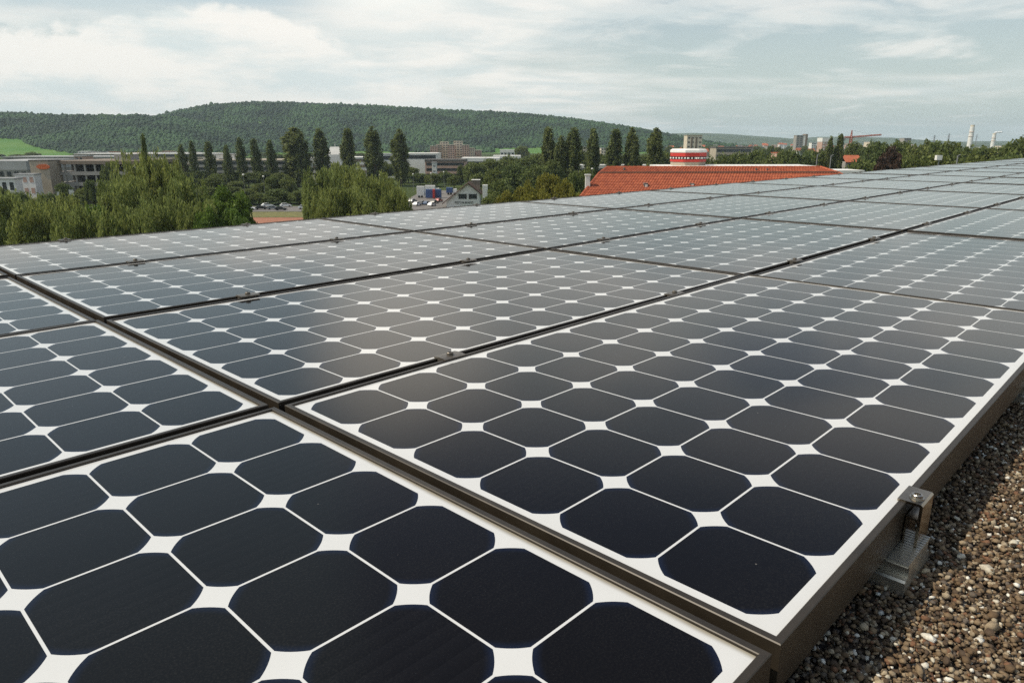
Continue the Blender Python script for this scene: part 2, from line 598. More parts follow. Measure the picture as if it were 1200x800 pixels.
def end_clamp(name, label, x, y, flip, protos={False: [], True: []}):
    proto = protos[flip]
    if not proto:
        t_ = 0.0032
        pr_ = [(0.0095, 0.0034), (0.0095, 0.0064), (-0.0150, 0.0064), (-0.0172, 0.0044), (-0.0172, -0.0472),
               (-0.0172 + t_, -0.0472), (-0.0172 + t_, 0.0022), (-0.0130, 0.0034)]
        a = MB()
        a.extr_x(pr_, -0.0215, 0.0215)
        # folded inner leg with its lip, standing against the frame
        a.extr_x([(-0.0016, -0.0472), (-0.0016, -0.0130), (-0.0138, -0.0130), (-0.0138, -0.0152), (-0.0036, -0.0152), (-0.0036, -0.0472)], -0.0205, 0.0205)
        bm_ = MB()
        bm_.tube((-0.006, -0.0065, 0.0064), (-0.006, -0.0065, 0.0078), 0.0080, 0.0078, 20)
        n = 18
        ring = [(0.0060, 0.0078), (0.0060, 0.0108), (0.0054, 0.0115), (0.0036, 0.0115), (0.0032, 0.0085)]
        vs = [(-0.006 + rr * cos(2 * pi * i / n), -0.0065 + rr * sin(2 * pi * i / n), z) for rr, z in ring for i in range(n)]
        fs = [(k * n + i, k * n + (i + 1) % n, (k + 1) * n + (i + 1) % n, (k + 1) * n + i) for k in range(4) for i in range(n)]
        fs.append(tuple(range(4 * n, 5 * n)))
        bm_.add(vs, fs)
        proto.append((a.mesh('bracket', M['clamp_dark' if flip else 'clamp_steel']), bm_.mesh('bolt', M['clamp_dark' if flip else 'steel'])))
    a, b_ = proto[0]
    p = thing(name, label, 'clamp', aw(x, y), ARR + (pi if flip else 0), 'end clamps along the outer panel edges')
    link(bpy.data.objects.new('bracket', a), p)
    link(bpy.data.objects.new('bolt', b_), p)
    return p


def mid_clamp(label, x, y, proto=[]):
    if not proto:
        a = MB()
        a.extr_x([(-0.0165, 0.0036), (-0.0165, 0.0064), (-0.0060, 0.0074), (0.0060, 0.0074), (0.0165, 0.0064), (0.0165, 0.0036),
                  (0.0060, 0.0036), (0.0060, -0.0300), (-0.0060, -0.0300), (-0.0060, 0.0036)], -0.026, 0.026)
        b_ = MB()
        n = 14
        ring = [(0.0066, 0.0074), (0.0066, 0.0120), (0.0058, 0.0128), (0.0036, 0.0128), (0.0032, 0.0100)]
        vs = [(rr * cos(2 * pi * i / n), rr * sin(2 * pi * i / n), z) for rr, z in ring for i in range(n)]
        fs = [(k * n + i, k * n + (i + 1) % n, (k + 1) * n + (i + 1) % n, (k + 1) * n + i) for k in range(4) for i in range(n)]
        fs.append(tuple(range(4 * n, 5 * n)))
        b_.add(vs, fs)
        proto.append((a.mesh('plate', M['clamp_dark']), b_.mesh('bolt', M['clamp_dark'])))
    a, b_ = proto[0]
    p = thing('mid_clamp', label, 'clamp', aw(x, y), ARR, 'mid clamps in the gaps between panel rows')
    link(bpy.data.objects.new('plate', a), p)
    link(bpy.data.objects.new('bolt', b_), p)


rm = rail_mesh()
GAPN = ['first', 'second', 'third']
for c_ in range(NCOL0, NCOL1 + 1):
    k = c_ - NCOL0
    for i, ox in enumerate(RAILX):
        if c_ == NCOL0 and i == 0:
            continue
        x = c_ * PX + ox
        n = 2 * k + i
        which = 'nearer' if i == 0 else 'farther'
        o = bpy.data.objects.new('mounting_rail', rm)
        link(o)
        o.location = aw(x - 0.024, 0)
        o.rotation_euler = (0, 0, ARR)
        tag(o, 'ribbed aluminium rail under panels, at the %s clamp of the %s panel along' % (which, ORD[k]), 'rail', 'mounting rails under the panels')
        lab = 'silver end clamp with bolt on the gravel side, %s one on the %s panel' % (which, ORD[k])
        if (c_, i) == (0, 0):
            lab = 'silver end clamp with open box profile and bolt, nearest on the gravel side edge'
        end_clamp('end_clamp', lab, x, OY0, False)
        end_clamp('end_clamp', 'small end clamp on the tree side edge, %s one on the %s panel' % (which, ORD[k]), x, (NROW - 1) * PY + OY1, True)
        for r in range(NROW - 1):
            lab = 'dark clamp plate in the %s row gap from the gravel, %s one on %s panel' % (GAPN[r], which, ORD[k])
            mid_clamp(lab, x, r * PY + (OY1 + OY0 + PY) / 2)

# ------------------------------------------------------------------ gravel on the roof
grm = bpy.data.materials.new('roof_gravel')
grm.use_nodes = True
t = grm.node_tree
b = t.nodes['Principled BSDF']
b.inputs['Roughness'].default_value = 0.85
b.inputs['Specular IOR Level'].default_value = 0.3
g = N(t, 'ShaderNodeNewGeometry')
cr = N(t, 'ShaderNodeValToRGB')
t.links.new(g.outputs['Random Per Island'], cr.inputs[0])
e = cr.color_ramp
e.interpolation = 'CONSTANT'
cols = [(0, (0.130, 0.084, 0.045)), (0.17, (0.185, 0.128, 0.074)), (0.34, (0.085, 0.057, 0.036)), (0.48, (0.24, 0.172, 0.102)),
        (0.60, (0.19, 0.096, 0.052)), (0.68, (0.31, 0.24, 0.155)), (0.77, (0.125, 0.102, 0.080)), (0.86, (0.40, 0.325, 0.22)), (0.935, (0.58, 0.53, 0.42)), (0.972, (0.76, 0.72, 0.62))]
e.elements[0].position = 0
e.elements[0].color = (*cols[0][1], 1)
e.elements[1].position = cols[1][0]
e.elements[1].color = (*cols[1][1], 1)
for p_, c_ in cols[2:]:
    q = e.elements.new(p_)
    q.color = (*c_, 1)
c = N(t, 'ShaderNodeTexCoord')
nz = N(t, 'ShaderNodeTexNoise', ins={'Scale': 160.0, 'Detail': 5.0})
t.links.new(c.outputs['Object'], nz.inputs['Vector'])
t.links.new(mixc(t, math_(t, 'MULTIPLY', smooth(t, nz.outputs[0], 0.35, 0.7), 0.4), cr.outputs[0], (0.06, 0.043, 0.03)), b.inputs['Base Color'])
bp = N(t, 'ShaderNodeBump', ins={'Strength': 0.7, 'Distance': 0.0015})
nb = N(t, 'ShaderNodeTexNoise', ins={'Scale': 420.0, 'Detail': 4.0})
t.links.new(c.outputs['Object'], nb.inputs['Vector'])
t.links.new(nb.outputs[0], bp.inputs['Height'])
t.links.new(bp.outputs[0], b.inputs['Normal'])

ICO = None


def ico(sub):
    import bmesh
    bm = bmesh.new()
    bmesh.ops.create_icosphere(bm, subdivisions=sub, radius=1)
    v = np.array([x.co[:] for x in bm.verts])
    f = np.array([[y.index for y in x.verts] for x in bm.faces])
    bm.free()
    return v, f


def pebbles(pts, rad, flat=(0.5, 0.85), sub=2, rough=0.22):
    v, f = ico(sub)
    n, nv = len(pts), len(v)
    # several different stone shapes
    shapes = []
    for s in range(24):
        q = v.copy()
        for _ in range(7):
            d = NP.normal(size=3)
            d /= np.linalg.norm(d)
            cut = NP.uniform(0.45, 0.9)
            over = q @ d - cut
            q = q - np.outer(np.where(over > 0, over * 0.92, 0), d)
        q += NP.normal(size=q.shape) * rough * 0.12
        shapes.append(q)
    shapes = np.array(shapes)
    q = shapes[NP.integers(0, 24, n)]
    sc = np.stack([rad, rad * NP.uniform(0.6, 1.0, n), rad * NP.uniform(flat[0], flat[1], n)], 1)
    q = q * sc[:, None, :]
    a = NP.uniform(0, 2 * pi, n)
    tl = NP.uniform(-0.6, 0.6, n)
    x, y, z = q[..., 0], q[..., 1], q[..., 2]
    y, z = y * np.cos(tl)[:, None] - z * np.sin(tl)[:, None], y * np.sin(tl)[:, None] + z * np.cos(tl)[:, None]
    x, y = x * np.cos(a)[:, None] - y * np.sin(a)[:, None], x * np.sin(a)[:, None] + y * np.cos(a)[:, None]
    q = np.stack([x, y, z], -1) + pts[:, None, :]
    F = (f[None] + (np.arange(n) * nv)[:, None, None]).reshape(-1, 3)
    return q.reshape(-1, 3), F


def gravel():
    pts, rad = [], []
    # dense near the camera, sparser and coarser far along the roof edge
    for (x0, x1, y0, y1, dens, lo, hi, zlift) in (
            (-0.25, 1.05, -0.62, 0.10, 17000, 0.0030, 0.0074, 0), (1.05, 2.6, -0.85, 0.10, 9500, 0.0040, 0.0095, 0), (2.6, 6.5, -0.7, 0.08, 4200, 0.0058, 0.011, 0),
            (-0.25, 2.4, -0.7, -0.03, 260, 0.0080, 0.0120, 0), (-1.9, -0.25, -0.6, 0.0, 5000, 0.005, 0.010, 0), (-0.25, 2.6, 0.10, 0.30, 5000, 0.005, 0.010, 0)):
        n = int((x1 - x0) * (y1 - y0) * dens)
        x, y = NP.uniform(x0, x1, n), NP.uniform(y0, y1, n)
        rr = lo + (hi - lo) * NP.beta(1.3, 3.2, n)
        z = RZ - 0.004 + rr * 0.25 + NP.uniform(0, 0.009, n)
        pts.append(np.stack([x, y, z], 1))
        rad.append(rr)
    pts, rad = np.concatenate(pts), np.concatenate(rad)
    v, f = pebbles(pts, rad, sub=1, rough=0.5)
    pts, rad = [], []
    for (x0, x1, y0, y1, dens, lo, hi) in ((-0.25, 1.1, -0.62, 0.06, 60000, 0.0016, 0.0042), (1.1, 2.6, -0.8, 0.06, 26000, 0.0024, 0.0055), (2.6, 6.5, -0.5, 0.04, 9000, 0.004, 0.007)):
        n = int((x1 - x0) * (y1 - y0) * dens)
        rr = NP.uniform(lo, hi, n)
        pts.append(np.stack([NP.uniform(x0, x1, n), NP.uniform(y0, y1, n), RZ - 0.003 + NP.uniform(0, 0.0075, n)], 1))
        rad.append(rr)
    pts, rad = np.concatenate(pts), np.concatenate(rad)
    k = [0.55, 0.95]
    v2, f2 = pebbles(pts, rad, flat=k, sub=0, rough=0.8)
    f = np.concatenate([f, f2 + len(v)])
    v = np.concatenate([v, v2])
    # bed of fine grit under the stones
    gx0, gx1, gy0, gy1 = bx0, bx1, by0, by1
    nb_ = len(v)
    v = np.concatenate([v, np.array([(gx0, gy0, RZ - 0.004), (gx1, gy0, RZ - 0.004), (gx1, gy1, RZ - 0.004), (gx0, gy1, RZ - 0.004)])])
    f = np.concatenate([f, np.array([(nb_, nb_ + 1, nb_ + 2), (nb_, nb_ + 2, nb_ + 3)])])
    mi = np.zeros(len(f), dtype=np.int32)
    mi[-2:] = 1
    bed = bpy.data.materials.new('gravel_bed')
    bed.use_nodes = True
    t = bed.node_tree
    b = t.nodes['Principled BSDF']
    b.inputs['Roughness'].default_value = 0.95
    c = N(t, 'ShaderNodeTexCoord')
    vo = N(t, 'ShaderNodeTexVoronoi', ins={'Scale': 75.0})
    t.links.new(c.outputs['Object'], vo.inputs['Vector'])
    s_ = N(t, 'ShaderNodeSeparateColor')
    t.links.new(vo.outputs['Color'], s_.inputs[0])
    cr2 = N(t, 'ShaderNodeValToRGB')
    cr2.color_ramp.interpolation = 'CONSTANT'
    cr2.color_ramp.elements[0].color = (0.05, 0.036, 0.026, 1)
    cr2.color_ramp.elements[1].position = 0.4
    cr2.color_ramp.elements[1].color = (0.09, 0.066, 0.047, 1)
    for p_, cc in ((0.75, (0.16, 0.125, 0.09, 1)), (0.93, (0.42, 0.38, 0.32, 1))):
        q = cr2.color_ramp.elements.new(p_)
        q.color = cc
    t.links.new(s_.outputs[0], cr2.inputs[0])
    t.links.new(cr2.outputs[0], b.inputs['Base Color'])
    bp = N(t, 'ShaderNodeBump', ins={'Strength': 1.0, 'Distance': 0.01})
    bp.invert = True
    t.links.new(vo.outputs['Distance'], bp.inputs['Height'])
    t.links.new(bp.outputs[0], b.inputs['Normal'])
    me = mesh_np('gravel', v, f, [grm, bed], mi)
    o = link(bpy.data.objects.new('gravel', me))
    o.location = aw(0, 0)
    o.rotation_euler = (0, 0, ARR)
    tag(o, 'brown lava gravel with pale pebbles covering the flat roof', kind='stuff')


gravel()
#BACKGROUND
# ------------------------------------------------------------------ hills
M['meadow'] = mat('meadow_grass', (0.070, 0.165, 0.030), 0.95, spec=0.1, scale=0.012, col2=(0.115, 0.200, 0.045), detail=8.0)
M['under'] = mat('forest_floor', (0.016, 0.030, 0.012), 0.95, spec=0.1)
M['farhill'] = mat('distant_woods', (0.022, 0.044, 0.016), 0.95, spec=0.1, scale=0.012, col2=(0.075, 0.105, 0.035), detail=9.0)


def ss(t):
    t = np.clip(t, 0, 1)
    return t * t * (3 - 2 * t)


def make_hill(name, tab, Yr, Yf, matl, xs0, xs1, nx=110, ny=36, back=700, lift=0.0, rough=5.0):
    xt = np.array([wx(a, Yr) for a, b in tab])
    zt_ = np.array([max(0.0, at(a, b, Yr).z - lift) for a, b in tab])
    ph = NP.uniform(0, 6.28, 8)

    def height(X, Y):
        zr = np.interp(X, xt, zt_)
        wob = sum(np.sin(X / (60 + 37 * i) + Y / (80 + 23 * i) + ph[i]) for i in range(5)) * rough / 5
        tt = (Y - Yf - 40 * np.sin(X / 230 + ph[6])) / (Yr - Yf)
        up = ss(tt) * 0.55 + np.clip(tt, 0, 1) * 0.45
        dn = 1 - ss((Y - Yr) / back) * 0.75
        return np.where(tt > 0, np.maximum(zr * up * dn + wob * np.clip(tt * 1.5, 0, 1) * np.clip(zr / 40, 0, 1), -0.5), -0.5)
    X, Y = np.meshgrid(np.linspace(xs0, xs1, nx), np.linspace(Yf - 60, Yr + back, ny), indexing='ij')
    Z = height(X, Y)
    v = np.stack([X, Y, Z], -1).reshape(-1, 3)
    i, j = np.meshgrid(np.arange(nx - 1), np.arange(ny - 1), indexing='ij')
    a = (i * ny + j).ravel()
    f = np.stack([a, a + ny, a + ny + 1, a + 1], 1)
    o = link(bpy.data.objects.new(name, mesh_np(name, v, f, [matl], smooth=True)))
    tag(o, kind='structure')
    return height


def project(X, Y, Z):
    d = np.stack([X, Y, Z - EYE], -1)
    cz_ = Y * sin(RX) + (EYE - Z) * cos(RX)
    up = Y * cos(RX) + (Z - EYE) * sin(RX)
    return 600 + FPX * X / cz_, 400 - FPX * up / cz_


TABA = [(40, 172), (110, 158), (160, 147), (195, 140), (215, 136.5), (235, 128), (262, 122), (300, 120.5), (340, 121), (400, 122), (440, 123), (470, 125),
        (520, 128), (560, 130), (600, 133), (640, 137), (680, 141), (710, 146), (740, 151), (765, 156.5), (800, 164), (850, 176)]
TABB = [(-260, 122), (-100, 126), (0, 130), (60, 133), (130, 135), (205, 137.5), (250, 145), (300, 158), (350, 176)]
hA = make_hill('wooded_hill', TABA, 2250, 1560, M['meadow'], wx(20, 2250), wx(900, 2250), lift=4)
hB = make_hill('near_hill', TABB, 1720, 1230, M['meadow'], wx(-280, 1720), wx(380, 1720), lift=4)
TABC = [(640, 170), (700, 164), (745, 159), (775, 157), (810, 156), (850, 158), (885, 160.5), (905, 162), (930, 165), (948, 162.5), (970, 160.5), (1000, 161), (1040, 163),
        (1070, 166), (1100, 169), (1128, 170), (1150, 167.5), (1165, 166), (1190, 167.5), (1215, 170), (1300, 172)]
make_hill('far_hill', TABC, 6200, 4600, M['farhill'], wx(600, 6200), wx(1320, 6200), nx=160, back=1500, rough=10)
TABD = [(880, 170), (930, 167.5), (1000, 166), (1060, 166), (1100, 168), (1200, 169), (1320, 168)]
make_hill('farthest_hill', TABD, 8600, 7800, M['farhill'], wx(820, 8600), wx(1400, 8600), nx=120, back=1200)

LM_FOREST = leaf_mat('forest_leaves', (0.004, 0.016, 0.007), (0.042, 0.092, 0.029), 0.0, 0.0, 0.8, 0.010, 0.24)


def forest(name, label, h, Yf, Yr, xs0, xs1, sp, keep, rmin, rmax):
    nx, ny = int((xs1 - xs0) / sp), int((Yr + 70 - Yf) / sp)
    X, Y = np.meshgrid(np.linspace(xs0, xs1, nx), np.linspace(Yf, Yr + 70, ny), indexing='ij')
    X = (X + NP.uniform(-.5, .5, X.shape) * sp).ravel()
    Y = (Y + NP.uniform(-.5, .5, Y.shape) * sp).ravel()
    Z = h(X, Y)
    px, py = project(X, Y, Z)
    k = keep(px, py, X, Y, Z) & (px > -90) & (px < 1290)
    X, Y, Z = X[k], Y[k], Z[k]
    n = len(X)
    v, f = ico(1)
    f = np.array([t_ for t_ in f if v[t_].mean(0)[2] > -0.35])
    r = rmin + (rmax - rmin) * NP.beta(1.4, 2.2, n)
    q = v[None] * (1 + NP.normal(size=(n, len(v), 1)) * 0.26)
    q = q * np.stack([r, r * NP.uniform(.8, 1.1, n), r * NP.uniform(0.7, 1.2, n)], 1)[:, None, :]
    q = q + np.stack([X, Y, Z + r * 0.7], 1)[:, None, :]
    F = (f[None] + (np.arange(n) * len(v))[:, None, None]).reshape(-1, 3)
    o = link(bpy.data.objects.new(name, mesh_np(name, q.reshape(-1, 3), F, [LM_FOREST])))
    tag(o, label, kind='stuff')


def keepA(px, py, X, Y, Z):
    return (Z > np.where((px > 578) & (px < 640), 9, 1.5) + 1.5 * np.sin(X / 70)) & (NP.uniform(size=X.shape) > 0.04)


def keepB(px, py, X, Y, Z):
    edge = np.where(px < 24, 162.5, np.where(px < 34, 163 + (px - 24) * 0.75, np.where(px < 90, 170.5 + (px - 34) * 0.19, 182)))
    return (py < edge) & (Z > 1.5)


forest('hill_forest', 'dense dark green forest covering the long hill', hA, 1560, 2250, wx(60, 2250), wx(840, 2250), 7.2, keepA, 2.2, 6.4)
forest('hill_forest', 'dark forest on the low hill above the green meadow', hB, 1240, 1720, wx(-120, 1720), wx(345, 1720), 6.2, keepB, 2.0, 5.6)

# ------------------------------------------------------------------ trees
M['bark'] = mat('bark', (0.10, 0.075, 0.05), 0.9, var=0.3, scale=4)
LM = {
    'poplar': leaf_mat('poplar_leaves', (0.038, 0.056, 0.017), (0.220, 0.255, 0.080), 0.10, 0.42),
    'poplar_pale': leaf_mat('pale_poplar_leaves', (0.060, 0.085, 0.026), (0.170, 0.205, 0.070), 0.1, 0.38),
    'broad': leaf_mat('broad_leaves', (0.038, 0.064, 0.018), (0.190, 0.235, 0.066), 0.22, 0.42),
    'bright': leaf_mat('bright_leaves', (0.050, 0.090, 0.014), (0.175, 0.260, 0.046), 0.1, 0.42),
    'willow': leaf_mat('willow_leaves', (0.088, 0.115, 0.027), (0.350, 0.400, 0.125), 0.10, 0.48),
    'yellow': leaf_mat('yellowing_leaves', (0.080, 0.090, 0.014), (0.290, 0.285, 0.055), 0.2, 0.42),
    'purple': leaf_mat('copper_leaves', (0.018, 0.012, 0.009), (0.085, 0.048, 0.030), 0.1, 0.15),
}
LM['bush'] = LM['broad']


def leaf_quads(P, size, along=None, elong=1.0):
    n = len(P)
    if along is None:
        u = NP.normal(size=(n, 3))
    else:
        u = along + NP.normal(size=(n, 3)) * 0.35
    u /= np.linalg.norm(u, axis=1)[:, None]
    a = NP.normal(size=(n, 3))
    vv = np.cross(u, a)
    vv /= np.linalg.norm(vv, axis=1)[:, None]
    s = (size * NP.uniform(0.6, 1.3, n))[:, None]
    u, vv = u * s * elong * 0.5, vv * s * 0.5
    q = np.stack([P - u, P - 0.15 * u + vv, P + u, P - 0.15 * u - vv], 1).reshape(-1, 3)
    return q, np.arange(4 * n).reshape(-1, 4)


def shell(n, p=0.5):
    d = NP.normal(size=(n, 3))
    d /= np.linalg.norm(d, axis=1)[:, None]
    return d * (NP.uniform(0, 1, n) ** p)[:, None]


def crown_poplar(n, H=30.0, R=2.6, size=0.6):
    ns = 95
    t0 = NP.uniform(0.03, 0.90, ns)
    ang = NP.uniform(0, 2 * pi, ns)
    pts, al = [], []
    skew = NP.uniform(-0.25, 0.25, 2)
    for i in range(ns):
        m = n // ns
        s = NP.uniform(0, 1, m)
        L = H * NP.uniform(0.10, 0.2)
        z = H * (t0[i] * 0.93 + 0.02) + s * L
        tt = np.clip(z / H, 0, 1.02)
        prof = R * np.minimum(1, tt / 0.16 + 0.3) * (1.02 - np.clip((tt - 0.35) / 0.68, 0, 1) ** 2.6)
        rr = prof * NP.uniform(0.45, 1.08) * (0.6 + 0.4 * s)
        wv = NP.normal(size=(m, 3)) * np.array([0.27, 0.27, 0.5]) * R / 2.6
        pts.append(np.stack([rr * cos(ang[i]) + skew[0] * tt, rr * sin(ang[i]) + skew[1] * tt, z], 1) + wv)
    P = np.concatenate(pts)
    P = P[(P[:, 2] < H * 1.0) & (P[:, 2] > 0.6)]
    return leaf_quads(P, size, np.array([0, 0, 1.0]) * 0.7, 1.3)


def crown_broad(n, H=12.0, R=5.0, size=0.6, base=0.22, ncl=42, lump=0.30):
    c = NP.normal(size=(ncl, 3))
    c /= np.linalg.norm(c, axis=1)[:, None]
    c[:, 2] = np.where(c[:, 2] < -0.55, -c[:, 2], c[:, 2])
    c *= NP.uniform(0.45, 0.86, ncl)[:, None]
    rr = NP.uniform(lump * 0.6, lump * 1.25, ncl)
    k = NP.choice(ncl, n, p=rr ** 2 / (rr ** 2).sum())
    p = c[k] + shell(n, 0.33) * rr[k][:, None]
    hz = (H - H * base) / 2
    P = p * np.array([R, R, hz]) + np.array([0, 0, H * base + hz])
    return leaf_quads(P, size)


def crown_weep(n, H=14.0, R=5.0, size=0.25, ns=420, elong=2.4, drop=(0.18, 0.5)):
    d = NP.normal(size=(ns, 3))
    d[:, 2] = np.abs(d[:, 2]) * 0.9 + 0.05
    d /= np.linalg.norm(d, axis=1)[:, None]
    rad = NP.uniform(0.35, 1.0, ns) ** 0.6
    lob = 0.74 + 0.26 * np.sin(np.arctan2(d[:, 1], d[:, 0]) * 3 + NP.uniform(0, 6)) * np.cos(d[:, 2] * 5)
    st = d * (rad * lob)[:, None] * np.array([R, R, H * 0.52]) + np.array([0, 0, H * 0.46])
    m = n // ns
    L = NP.uniform(drop[0], drop[1], ns) * H
    s = NP.uniform(0, 1, (ns, m))
    out = d[:, None, :] * np.array([1, 1, 0]) * (np.sqrt(s) * NP.uniform(0.4, 1.1, (ns, 1)))[..., None]
    P = st[:, None, :] + out
    P[..., 2] += 0.35 * s - L[:, None] * s ** 1.4
    P = P + NP.normal(size=P.shape) * np.array([0.17, 0.17, 0.2])
    P = P.reshape(-1, 3)
    P = P[P[:, 2] > 0.4]
    return leaf_quads(P, size, np.array([0, 0, -1.0]), elong)


def trunk_mesh(H, r, limbs, spread, up):
    m = MB()
    pts = [Vector((0, 0, -0.3))]
    for i in range(1, 7):
        pts.append(Vector((R_.uniform(-.02, .02) * H, R_.uniform(-.02, .02) * H, H * i / 6)))
    for i in range(6):
        m.tube(pts[i], pts[i + 1], r * (1 - i / 6.6), r * (1 - (i + 1) / 6.6), 7, cap=(i in (0, 5)))
    for k in range(limbs):
        a = 2 * pi * k / limbs + R_.uniform(-.3, .3)
        i = R_.randint(1, 4)
        p = pts[i].lerp(pts[i + 1], R_.random())
        L = spread * R_.uniform(0.6, 1.0)
        e1 = p + Vector((cos(a) * L * .5, sin(a) * L * .5, L * up * .6))
        e2 = e1 + Vector((cos(a) * L * .5, sin(a) * L * .5, L * up * .5))
        m.tube(p, e1, r * .42, r * .25, 5)
        m.tube(e1, e2, r * .25, r * .08, 5)
    return m.mesh('trunk', M['bark'], smooth=True)


PROTO = {}


def proto(kind, lm, crown, H, trunk):
    PROTO[kind] = [crown, trunk, H, lm]


def cmesh(fn, lm, k):
    out = []
    for i in range(k):
        v, f = fn()
        H_ = 30.0 if 'poplar' in lm else 14.0 if lm == 'willow' else 12.0
        R2 = 2.45 if 'poplar' in lm else 5.0
        rr_ = np.quantile(np.hypot(v[:, 0], v[:, 1]), 0.985)
        v = v * np.array([R2 / rr_, R2 / rr_, H_ / np.quantile(v[:, 2], 0.9985)])
        out.append(mesh_np('crown', v, f, [LM[lm]]))
    return out


proto('poplar', 'poplar', cmesh(lambda: crown_poplar(8000, size=0.5), 'poplar', 4), 30.0, trunk_mesh(27, 0.35, 8, 2.2, 1.4))
proto('poplar_pale', 'poplar_pale', cmesh(lambda: crown_poplar(6000, size=0.5), 'poplar_pale', 3), 30.0, trunk_mesh(27, 0.35, 8, 2.2, 1.4))
proto('broad', 'broad', cmesh(lambda: crown_broad(6500, base=0.08, size=0.5, ncl=60, lump=0.24), 'broad', 5), 12.0, trunk_mesh(9, 0.3, 7, 3.4, 0.9))
proto('bright', 'bright', cmesh(lambda: crown_broad(26000, size=0.30, ncl=70, lump=0.26), 'bright', 2), 12.0, trunk_mesh(9, 0.3, 7, 3.4, 0.9))
proto('willow', 'willow', cmesh(lambda: crown_weep(26000, size=0.15, ns=300, elong=3.2, drop=(0.14, 0.42)), 'willow', 4), 14.0, trunk_mesh(11, 0.3, 9, 3.2, 1.0))
proto('yellow', 'yellow', cmesh(lambda: crown_broad(16000, size=0.34, ncl=60, lump=0.25), 'yellow', 3), 12.0, trunk_mesh(9, 0.25, 7, 3.4, 0.9))
proto('bush', 'broad', cmesh(lambda: crown_broad(5500, base=0.0, ncl=50, lump=0.34), 'bush', 4), 12.0, trunk_mesh(7, 0.25, 7, 3.0, 0.9))
proto('purple', 'purple', cmesh(lambda: crown_broad(6000, size=0.55), 'purple', 1), 12.0, trunk_mesh(9, 0.3, 7, 3.4, 0.9))
RADIUS = {'poplar': 2.45, 'poplar_pale': 2.45, 'broad': 5.0, 'bright': 5.0, 'willow': 5.0, 'yellow': 5.0, 'purple': 5.0, 'bush': 5.0}
CNT = {}


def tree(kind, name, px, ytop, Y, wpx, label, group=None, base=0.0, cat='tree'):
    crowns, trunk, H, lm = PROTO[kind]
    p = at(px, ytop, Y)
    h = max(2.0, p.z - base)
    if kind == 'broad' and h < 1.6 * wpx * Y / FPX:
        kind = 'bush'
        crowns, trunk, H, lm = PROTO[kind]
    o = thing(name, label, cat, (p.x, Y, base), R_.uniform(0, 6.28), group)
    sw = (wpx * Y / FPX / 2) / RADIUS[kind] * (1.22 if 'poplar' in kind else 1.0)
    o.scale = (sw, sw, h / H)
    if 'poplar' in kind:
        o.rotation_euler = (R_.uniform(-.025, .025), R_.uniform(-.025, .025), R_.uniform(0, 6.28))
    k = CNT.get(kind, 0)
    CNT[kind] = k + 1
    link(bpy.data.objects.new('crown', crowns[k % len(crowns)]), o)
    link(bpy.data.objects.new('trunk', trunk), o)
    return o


# dark poplar row, left and right half
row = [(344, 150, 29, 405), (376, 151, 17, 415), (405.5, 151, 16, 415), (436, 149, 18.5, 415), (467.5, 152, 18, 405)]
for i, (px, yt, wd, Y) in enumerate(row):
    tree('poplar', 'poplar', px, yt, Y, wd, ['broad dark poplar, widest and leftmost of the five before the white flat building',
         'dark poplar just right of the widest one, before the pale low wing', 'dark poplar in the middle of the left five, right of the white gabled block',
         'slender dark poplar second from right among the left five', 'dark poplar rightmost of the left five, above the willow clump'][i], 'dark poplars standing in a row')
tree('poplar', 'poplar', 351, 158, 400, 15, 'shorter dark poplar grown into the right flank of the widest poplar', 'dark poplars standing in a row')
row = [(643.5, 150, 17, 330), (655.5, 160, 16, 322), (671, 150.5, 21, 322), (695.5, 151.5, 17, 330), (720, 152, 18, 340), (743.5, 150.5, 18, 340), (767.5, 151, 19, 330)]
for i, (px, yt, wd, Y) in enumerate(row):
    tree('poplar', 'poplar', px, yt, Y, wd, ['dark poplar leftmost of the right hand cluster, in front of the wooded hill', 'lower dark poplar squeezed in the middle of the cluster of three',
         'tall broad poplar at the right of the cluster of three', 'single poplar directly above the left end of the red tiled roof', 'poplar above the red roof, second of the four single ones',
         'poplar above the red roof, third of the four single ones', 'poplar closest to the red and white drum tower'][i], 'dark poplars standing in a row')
row = [(212, 169, 11, 400), (224, 165, 9, 400), (244, 166, 12, 400), (264, 170, 10, 395), (280, 161, 11, 400), (298, 162.5, 12, 400), (317, 164, 12, 400)]
for i, (px, yt, wd, Y) in enumerate(row):
    tree('poplar_pale', 'poplar', px, yt, Y, wd, 'slim pale poplar, %s from the left before the long grey block' % ORD[i], 'pale poplars in a row')
tree('poplar_pale', 'poplar', 165, 157, 170, 9, 'thin yellowish treetop rising above the weeping birches', None)
tree('poplar', 'poplar', 973.5, 161, 300, 9, 'left one of two dark poplars beside the crane')
tree('poplar', 'poplar', 985.5, 158.5, 300, 11, 'taller right one of two dark poplars beside the crane')
tree('poplar', 'poplar', 540, 193, 420, 9, 'small dark columnar tree behind the white gabled house')

# trees just below the roof on the left
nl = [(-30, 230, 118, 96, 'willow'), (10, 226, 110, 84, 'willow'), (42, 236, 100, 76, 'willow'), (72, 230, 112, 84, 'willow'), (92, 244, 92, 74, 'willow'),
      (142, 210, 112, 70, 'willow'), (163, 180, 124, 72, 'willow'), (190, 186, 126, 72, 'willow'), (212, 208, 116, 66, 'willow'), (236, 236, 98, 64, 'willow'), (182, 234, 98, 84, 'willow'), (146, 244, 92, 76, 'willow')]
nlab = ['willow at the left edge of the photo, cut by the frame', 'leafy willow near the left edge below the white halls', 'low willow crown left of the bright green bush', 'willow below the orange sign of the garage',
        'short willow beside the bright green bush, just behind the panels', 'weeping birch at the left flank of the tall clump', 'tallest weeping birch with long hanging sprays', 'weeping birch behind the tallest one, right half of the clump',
        'weeping birch at the right flank of the tall clump', 'low willow right of the weeping clump, close to the panel edge', 'willow at the foot of the weeping clump, middle', 'willow at the foot of the weeping clump, left']
